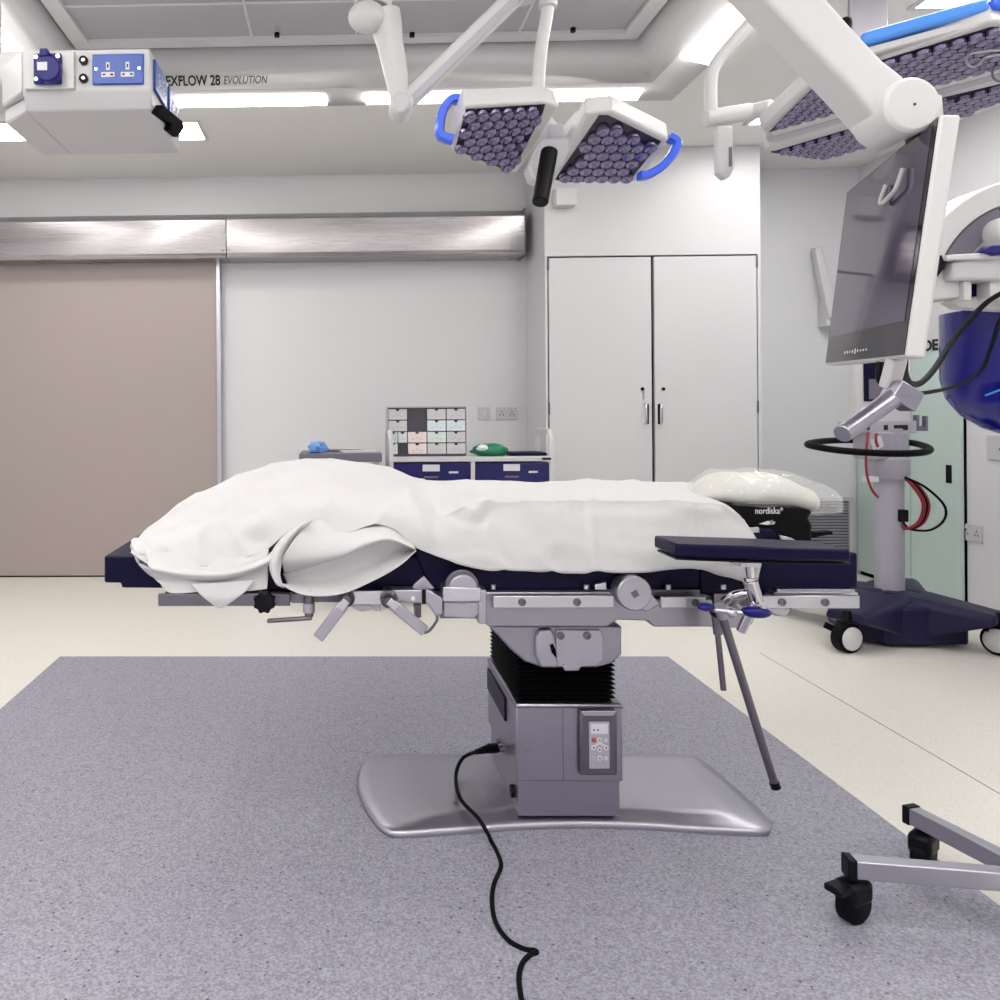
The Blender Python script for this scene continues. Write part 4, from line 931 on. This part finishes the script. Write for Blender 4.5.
# white housings above the shell
mb = MB(); yprism(mb, [(950, 301), (1040, 285), (1040, 312), (962, 308)], YI - .02, .06); mb.build('collar', 'whitep', t, bevel=.006)
mb = MB(); yprism(mb, [(930, 280), (935, 270), (966, 262), (966, 297), (932, 300)], YI - .06, .3); mb.build('side_housing', 'white', t, bevel=.006)
mb = MB(); yprism(mb, [(952, 262), (970, 257), (1040, 254), (1040, 281), (952, 280)], YI - .10, .4); mb.build('top_housing', 'whitep', t, bevel=.012, seg=3)
mb = MB(); yprism(mb, [(946, 255), (995, 252), (1010, 254), (1010, 258), (948, 260)], YI - .12, .3); mb.build('top_plate', 'white', t, bevel=.003)
mb = MB(); ybox(mb, 964, 972, 280, 300, YI - .08, .1); ybox(mb, 990, 1040, 280, 298, YI - .08, .1); mb.build('mount_leg', 'white', t, bevel=.003)
mb = MB(); ybox(mb, 972, 990, 281, 296, YI - .02, .1); mb.build('gap_block', 'navy', t)
mb = MB(); yprism(mb, [(937, 278), (941, 254), (948, 258), (946, 268)], YI - .1, .1); mb.build('end_grip', 'black', t, bevel=.006)
mb = MB(); yprism(mb, [(983, 251), (992, 245), (1010, 244), (1010, 254), (995, 255)], YI - .14, .05); mb.build('blue_latch', 'nblue', t, bevel=.006)
# curved arm
def arc(r0, r1, a0, a1, Y, d, m, name, cu=1038, cv=300):
    mb = MB(); cpt = Q(cu, cv, Y); n = 24; rings = []
    for i in range(n + 1):
        w_ = math.radians(a0 + (a1 - a0) * i / n); k = V((math.cos(w_), 0, math.sin(w_)))
        rings.append([cpt + k * r0 + V((0, 0, 0)), cpt + k * r1, cpt + k * r1 + V((0, d, 0)), cpt + k * r0 + V((0, d, 0))])
    return mb.loops(rings).build(name, m, t, bevel=.006)
arc(PX(100, YI), PX(122, YI), 88, 168, YI + .02, .16, 'white', 'curved_arm')
arc(PX(78, YI), PX(100, YI), 112, 166, YI + .03, .12, 'dgrey', 'curved_rail')
p = Q(1016, 230, YI - .05); MB().lathe(p, (0, 1, 0), [(.001, 0), (.05, 0), (.058, .008), (.058, .12)]).build('pivot_cap', 'white', t)
mb = MB(); ybox(mb, 1004, 1055, 205, 262, YI + .05, .2); mb.build('pivot_block', 'white', t, bevel=.01)
xs0 = Q(1030, 400, YI + .2).x + .14
MB().box(xs0 + .05, xs0 + .35, YI + .0, YI + .4, .14, 1.9).build('stand_body', 'white', t, bevel=.03)
MB().box(xs0 + .03, xs0 + .60, YI - .1, YI + .5, .08, .16).build('stand_base', 'greyp', t, bevel=.03)
for x_, y_ in ((xs0 + .08, YI - .05), (xs0 + .55, YI - .05), (xs0 + .08, YI + .45), (xs0 + .55, YI + .45)):
    MB().cyl((x_ - .02, y_, .05), (x_ + .02, y_, .05), .05).build('caster', 'rubber', t)
# cables of the machine
MB().tube([Q(1020, 285, YI - .14), Q(990, 300, YI - .15), Q(965, 325, YI - .2), Q(950, 345, YI - .25), Q(935, 368, YI - .4), Q(922, 382, YI - .6), Q(911, 384, YI - .8), Q(905, 376, YI - .95), Q(904, 362, YI - 1.1)], .009, n=8).build('thick_cable', 'rubber', t)
MB().tube([Q(1015, 300, YI - .14), Q(1000, 320, YI - .16), Q(992, 345, YI - .16), Q(980, 372, YI - .16), Q(955, 386, YI - .3), Q(930, 392, YI - .5), Q(912, 394, YI - .7)], .006, n=8).build('thin_cable', 'rubber', t)

# ------------------------------------------------------------------ stand base, bottom right
zb1 = .128
e1, e2 = QZ(853, 858, zb1 + .02), QZ(914, 808, zb1 + .02)
e1.z = e2.z = zb1
t = thing('stand_base', 'steel two-legged stand base with black casters at bottom right', 'stand', (1.6, 1.9, 0))
j = QZ(1043, 882, zb1); j.z = zb1
def sleg(e, w=.036, h=.042):
    d = (j - e).normalized(); l = MB().bar(e, j + d * .1, w, h).build('leg', 'satin', t, bevel=.003)
    MB().bar(e - d * .018, e + d * .002, w + .004, h + .005).build('end_cap', 'black', l, bevel=.003); return d
d1_ = sleg(e1); d2_ = sleg(e2)
def scaster(c_, ax, sg=1):
    ax = V(ax).normalized(); f_ = V((-ax.y, ax.x, 0)) * sg; R_ = .043
    k = MB().lathe(V((c_.x, c_.y, R_)) - ax * .02, ax, [(R_ * .8, 0), (R_, .006), (R_, .034), (R_ * .8, .04)]).build('caster', 'rubber', t)
    MB().obox(V((c_.x, c_.y, R_ + .030)), f_ * .036, ax * .027, V((0, 0, .026))).build('fork', 'black', k, bevel=.012)
    MB().obox(V((c_.x, c_.y, R_ + .046)) + f_ * .05, f_ * .022, ax * .022, V((0, 0, .008))).build('brake_tab', 'black', k, bevel=.004)
    MB().cyl((c_.x, c_.y, R_ + .05), (c_.x, c_.y, zb1 - .015), .012).build('swivel', 'black', k)
scaster(e1 + d1_ * .0, (.45, -1, 0), -1); scaster(e2 + d2_ * .025, (.75, -1, 0))
e3 = j + V((.38, .12, 0)); MB().bar(j, e3, .036, .042).build('leg', 'satin', t, bevel=.003); scaster(e3, (0, -1, 0))
MB().cyl(j + V((.1, 0, -.02)), j + V((.1, 0, .9)), .018).build('post', 'satin', t)
MB().box(j.x + .07, j.x + .5, j.y - .15, j.y + .05, j.z + .9, j.z + .92).build('tray', 'satin', t, bevel=.004)

# ------------------------------------------------------------------ storage trolley at the back
YT0, YT1 = 4.84, 5.22
X0, X1 = Q(391, 460, YT0).x, Q(552, 460, YT0).x
ZS = Q(470, 457, YT0).z
t = thing('storage_trolley', 'white framed storage trolley with blue drawers against the back wall', 'trolley', ((X0 + X1) / 2, (YT0 + YT1) / 2, 0))
mb = MB().box(X0, X1, YT0, YT1, ZS - .028, ZS); mb.build('top_shelf', 'white', t, bevel=.004)
MB().box(X0, X1, YT0, YT1, .18, .2).build('bottom_shelf', 'white', t, bevel=.004)
for x in (X0, X1):
    MB().tube([(x, YT0 + .015, .1), (x, YT0 + .015, ZS + .10), (x, YT0 + .05, ZS + .15), (x, YT1 - .05, ZS + .15), (x, YT1 - .015, ZS + .10), (x, YT1 - .015, .1)], .016, n=12, sm=1).build('end_frame', 'white', t)
    for y in (YT0 + .015, YT1 - .015): MB().cyl((x - .015, y, .045), (x + .015, y, .045), .045).build('caster', 'rubber', t); MB().cyl((x, y, .05), (x, y, .12), .012).build('caster_stem', 'dsteel', t)
xm = Q(473, 470, YT0).x
MB().box(xm - .012, xm + .012, YT0, YT1, .2, ZS - .028).build('divider', 'white', t)
for x0_, x1_ in ((X0 + .014, xm - .014), (xm + .014, X1 - .014)):
    d = MB().box(x0_, x1_, YT0 + .006, YT1 - .02, ZS - .20, ZS - .036).build('drawer', 'cover', t, bevel=.006)
    w = x1_ - x0_; MB().box(x0_ + w * .38, x0_ + w * .6, YT0 + .0, YT0 + .008, ZS - .085, ZS - .045).build('label_holder', 'paper', d)
    MB().box(x0_ + w * .72, x0_ + w * .84, YT0 + .001, YT0 + .008, ZS - .098, ZS - .086).build('sticker', 'paper', d)
    MB().box(x0_ + w * .4, x0_ + w * .58, YT0 - .006, YT0 + .008, ZS - .125, ZS - .115).build('pull', 'dgrey', d)
p = Q(547, 460, YT0); MB().box(p.x - .03, p.x + .025, YT0 - .002, YT0, ZS - .02, ZS - .006).build('name_plate', 'ink', t)
# organiser with small bins
YO = 4.93
a, b = Q(388, 408, YO), Q(466, 452, YO); z0 = ZS + .001
t = thing('drawer_organizer', 'small parts organizer with rows of clear white bins on trolley', 'organizer', ((a.x + b.x) / 2, YO + .1, z0))
MB().box(a.x, b.x, YO + .02, YO + .2, z0, a.z).build('cabinet_body', 'inkgrey', t)
mb = MB().box(a.x, b.x, YO - .005, YO + .2, a.z, a.z + .008).box(a.x - .004, a.x, YO - .005, YO + .2, z0, a.z + .008).box(b.x, b.x + .004, YO - .005, YO + .2, z0, a.z + .008); mb.build('shell', 'greyp', t)
MB().box(a.x + .02, b.x - .02, YO - .006, YO + .02, z0, z0 + .012).build('plinth', 'inkgrey', t)
cw = (b.x - a.x) / 4; rh = (a.z - z0 - .016) / 4
def bin_(x0_, x1_, z0_, m):
    h = rh - .006; xm_ = (x0_ + x1_) / 2; w = .012
    k = MB().prism([V((x0_, YO, z0_)), V((x1_, YO, z0_)), V((x1_, YO, z0_ + h)), V((xm_ + w, YO, z0_ + h)), V((xm_ + w * .6, YO, z0_ + h - .012)), V((xm_ - w * .6, YO, z0_ + h - .012)), V((xm_ - w, YO, z0_ + h)), V((x0_, YO, z0_ + h))], (0, .019, 0)).build('bin', m, t, bevel=.001)
    mb_ = MB(); w2 = x1_ - x0_
    for q in range(3): mb_.box(x0_ + w2 * (.2 + .22 * q), x0_ + w2 * (.34 + .22 * q), YO - .0008, YO + .0002, z0_ + h * (.3 + .12 * (q % 2)), z0_ + h * (.36 + .12 * (q % 2)))
    mb_.build('bin_label', 'greyp', k)
for ro in range(4):
    for co in range(4):
        x0_ = a.x + co * cw + .003; x1_ = a.x + (co + 1) * cw - .003; zz = z0 + .014 + (3 - ro) * rh
        if co == 1 and ro < 2: continue
        m = 'white'
        if co == 1: m = 'pink'
        elif co >= 2 and ro == 1: m = 'sky'
        elif co == 0 and ro >= 2: m = 'mint'
        elif co == 2 and ro == 2: m = 'mint'
        if co == 0 and ro >= 2:
            xm_ = (x0_ + x1_) / 2; bin_(x0_, xm_ - .002, zz, m)
            if ro == 2: bin_(xm_ + .002, x1_, zz, m)
        else: bin_(x0_, x1_, zz, m)
# green wrapped pack and dark flat case
p = Q(490, 452, 4.95)
t = thing('instrument_pack', 'green wrapped pack with white patch on trolley top', 'pack', (p.x, 4.97, ZS))
def lump(c_, sx, sy, sz, name, m, parent, seed, wr=.25):
    rings = []
    for jn in range(13):
        f_ = math.pi * jn / 12 - math.pi / 2; rg = []
        for i in range(24):
            a_ = 2 * math.pi * i / 24; k = V((math.cos(f_) * math.cos(a_), math.cos(f_) * math.sin(a_), math.sin(f_)))
            s_ = 1 + wr * noise.noise(k * 2.2 + V((seed, 0, 0))); rg.append(V((c_[0] + k.x * sx * s_, c_[1] + k.y * sy * s_, max(c_[2] + k.z * sz * s_, c_[2] - sz * .75))))
        rings.append(rg)
    return MB().loops(rings).build(name, m, parent, angle=60)
lump((p.x, 4.97, ZS + .032), PX(18, 5), .08, .042, 'wrap', 'green', t, 3)
lump((p.x - .05, 4.915, ZS + .05), .035, .03, .022, 'white_patch', 'mint', t, 9)
a, b = Q(509, 450, 4.95), Q(551, 455, 4.95)
tag(MB().box(a.x, b.x - .03, 4.92, 5.12, ZS + .0005, ZS + .02).build('flat_case', 'navy', bevel=.006), 'thin dark flat case lying on trolley top right of green pack', 'case')
# steel table at left with glove pack and papers
YG = 4.75
a, b = Q(299, 456, YG), Q(382, 456, YG); zg = a.z + .012
t = thing('side_table', 'low grey steel side table partly hidden behind the sheet hump', 'side table', ((a.x + b.x) / 2, YG + .2, 0))
MB().box(a.x, b.x, YG, YG + .42, zg - .05, zg).build('tabletop', 'dgrey', t, bevel=.004)
for x in (a.x + .03, b.x - .03):
    for y in (YG + .03, YG + .39): MB().cyl((x, y, 0), (x, y, zg - .05), .014, n=12).build('leg', 'satin', t)
MB().box(a.x + .02, b.x - .02, YG + .02, YG + .4, .3, .32).build('lower_shelf', 'satin', t)
p = Q(318, 452, YG + .1)
t2 = lump((p.x, YG + .12, zg + .03), .055, .05, .04, 'glove_pack', 'ltblue2', None, 14, .5); tag(t2, 'crumpled light blue film on left end of grey side table', 'wrapper')
t2.location = t2.location
for k, (dx, dy, rz, m, lab) in enumerate(((.20, .1, .2, 'paper', 'white papers lying nearest right end of grey side table'), (.10, .22, -.3, 'dgrey', 'dark grey folder lying flat on grey side table'))):
    c_ = V((a.x + .16 + dx, YG + dy + .04, zg + .006)); xx = V((math.cos(rz), math.sin(rz), 0)); yy = V((-xx.y, xx.x, 0))
    o = MB().obox(c_, xx * .11, yy * .06, V((0, 0, .0055))).build('document', m, bevel=.002); tag(o, lab, 'papers')

# ------------------------------------------------------------------ world and colour management
w = bpy.data.worlds.new('world'); bpy.context.scene.world = w; w.use_nodes = True
w.node_tree.nodes['Background'].inputs['Color'].default_value = (.9, .92, 1, 1); w.node_tree.nodes['Background'].inputs['Strength'].default_value = .2
sc = bpy.context.scene
sc.view_settings.view_transform = 'Standard'; sc.view_settings.look = 'None'; sc.view_settings.gamma = 1
sc.view_settings.use_curve_mapping = False; sc.view_settings.exposure = 0.2
sc.cycles.max_bounces = 8; sc.cycles.use_denoising = True
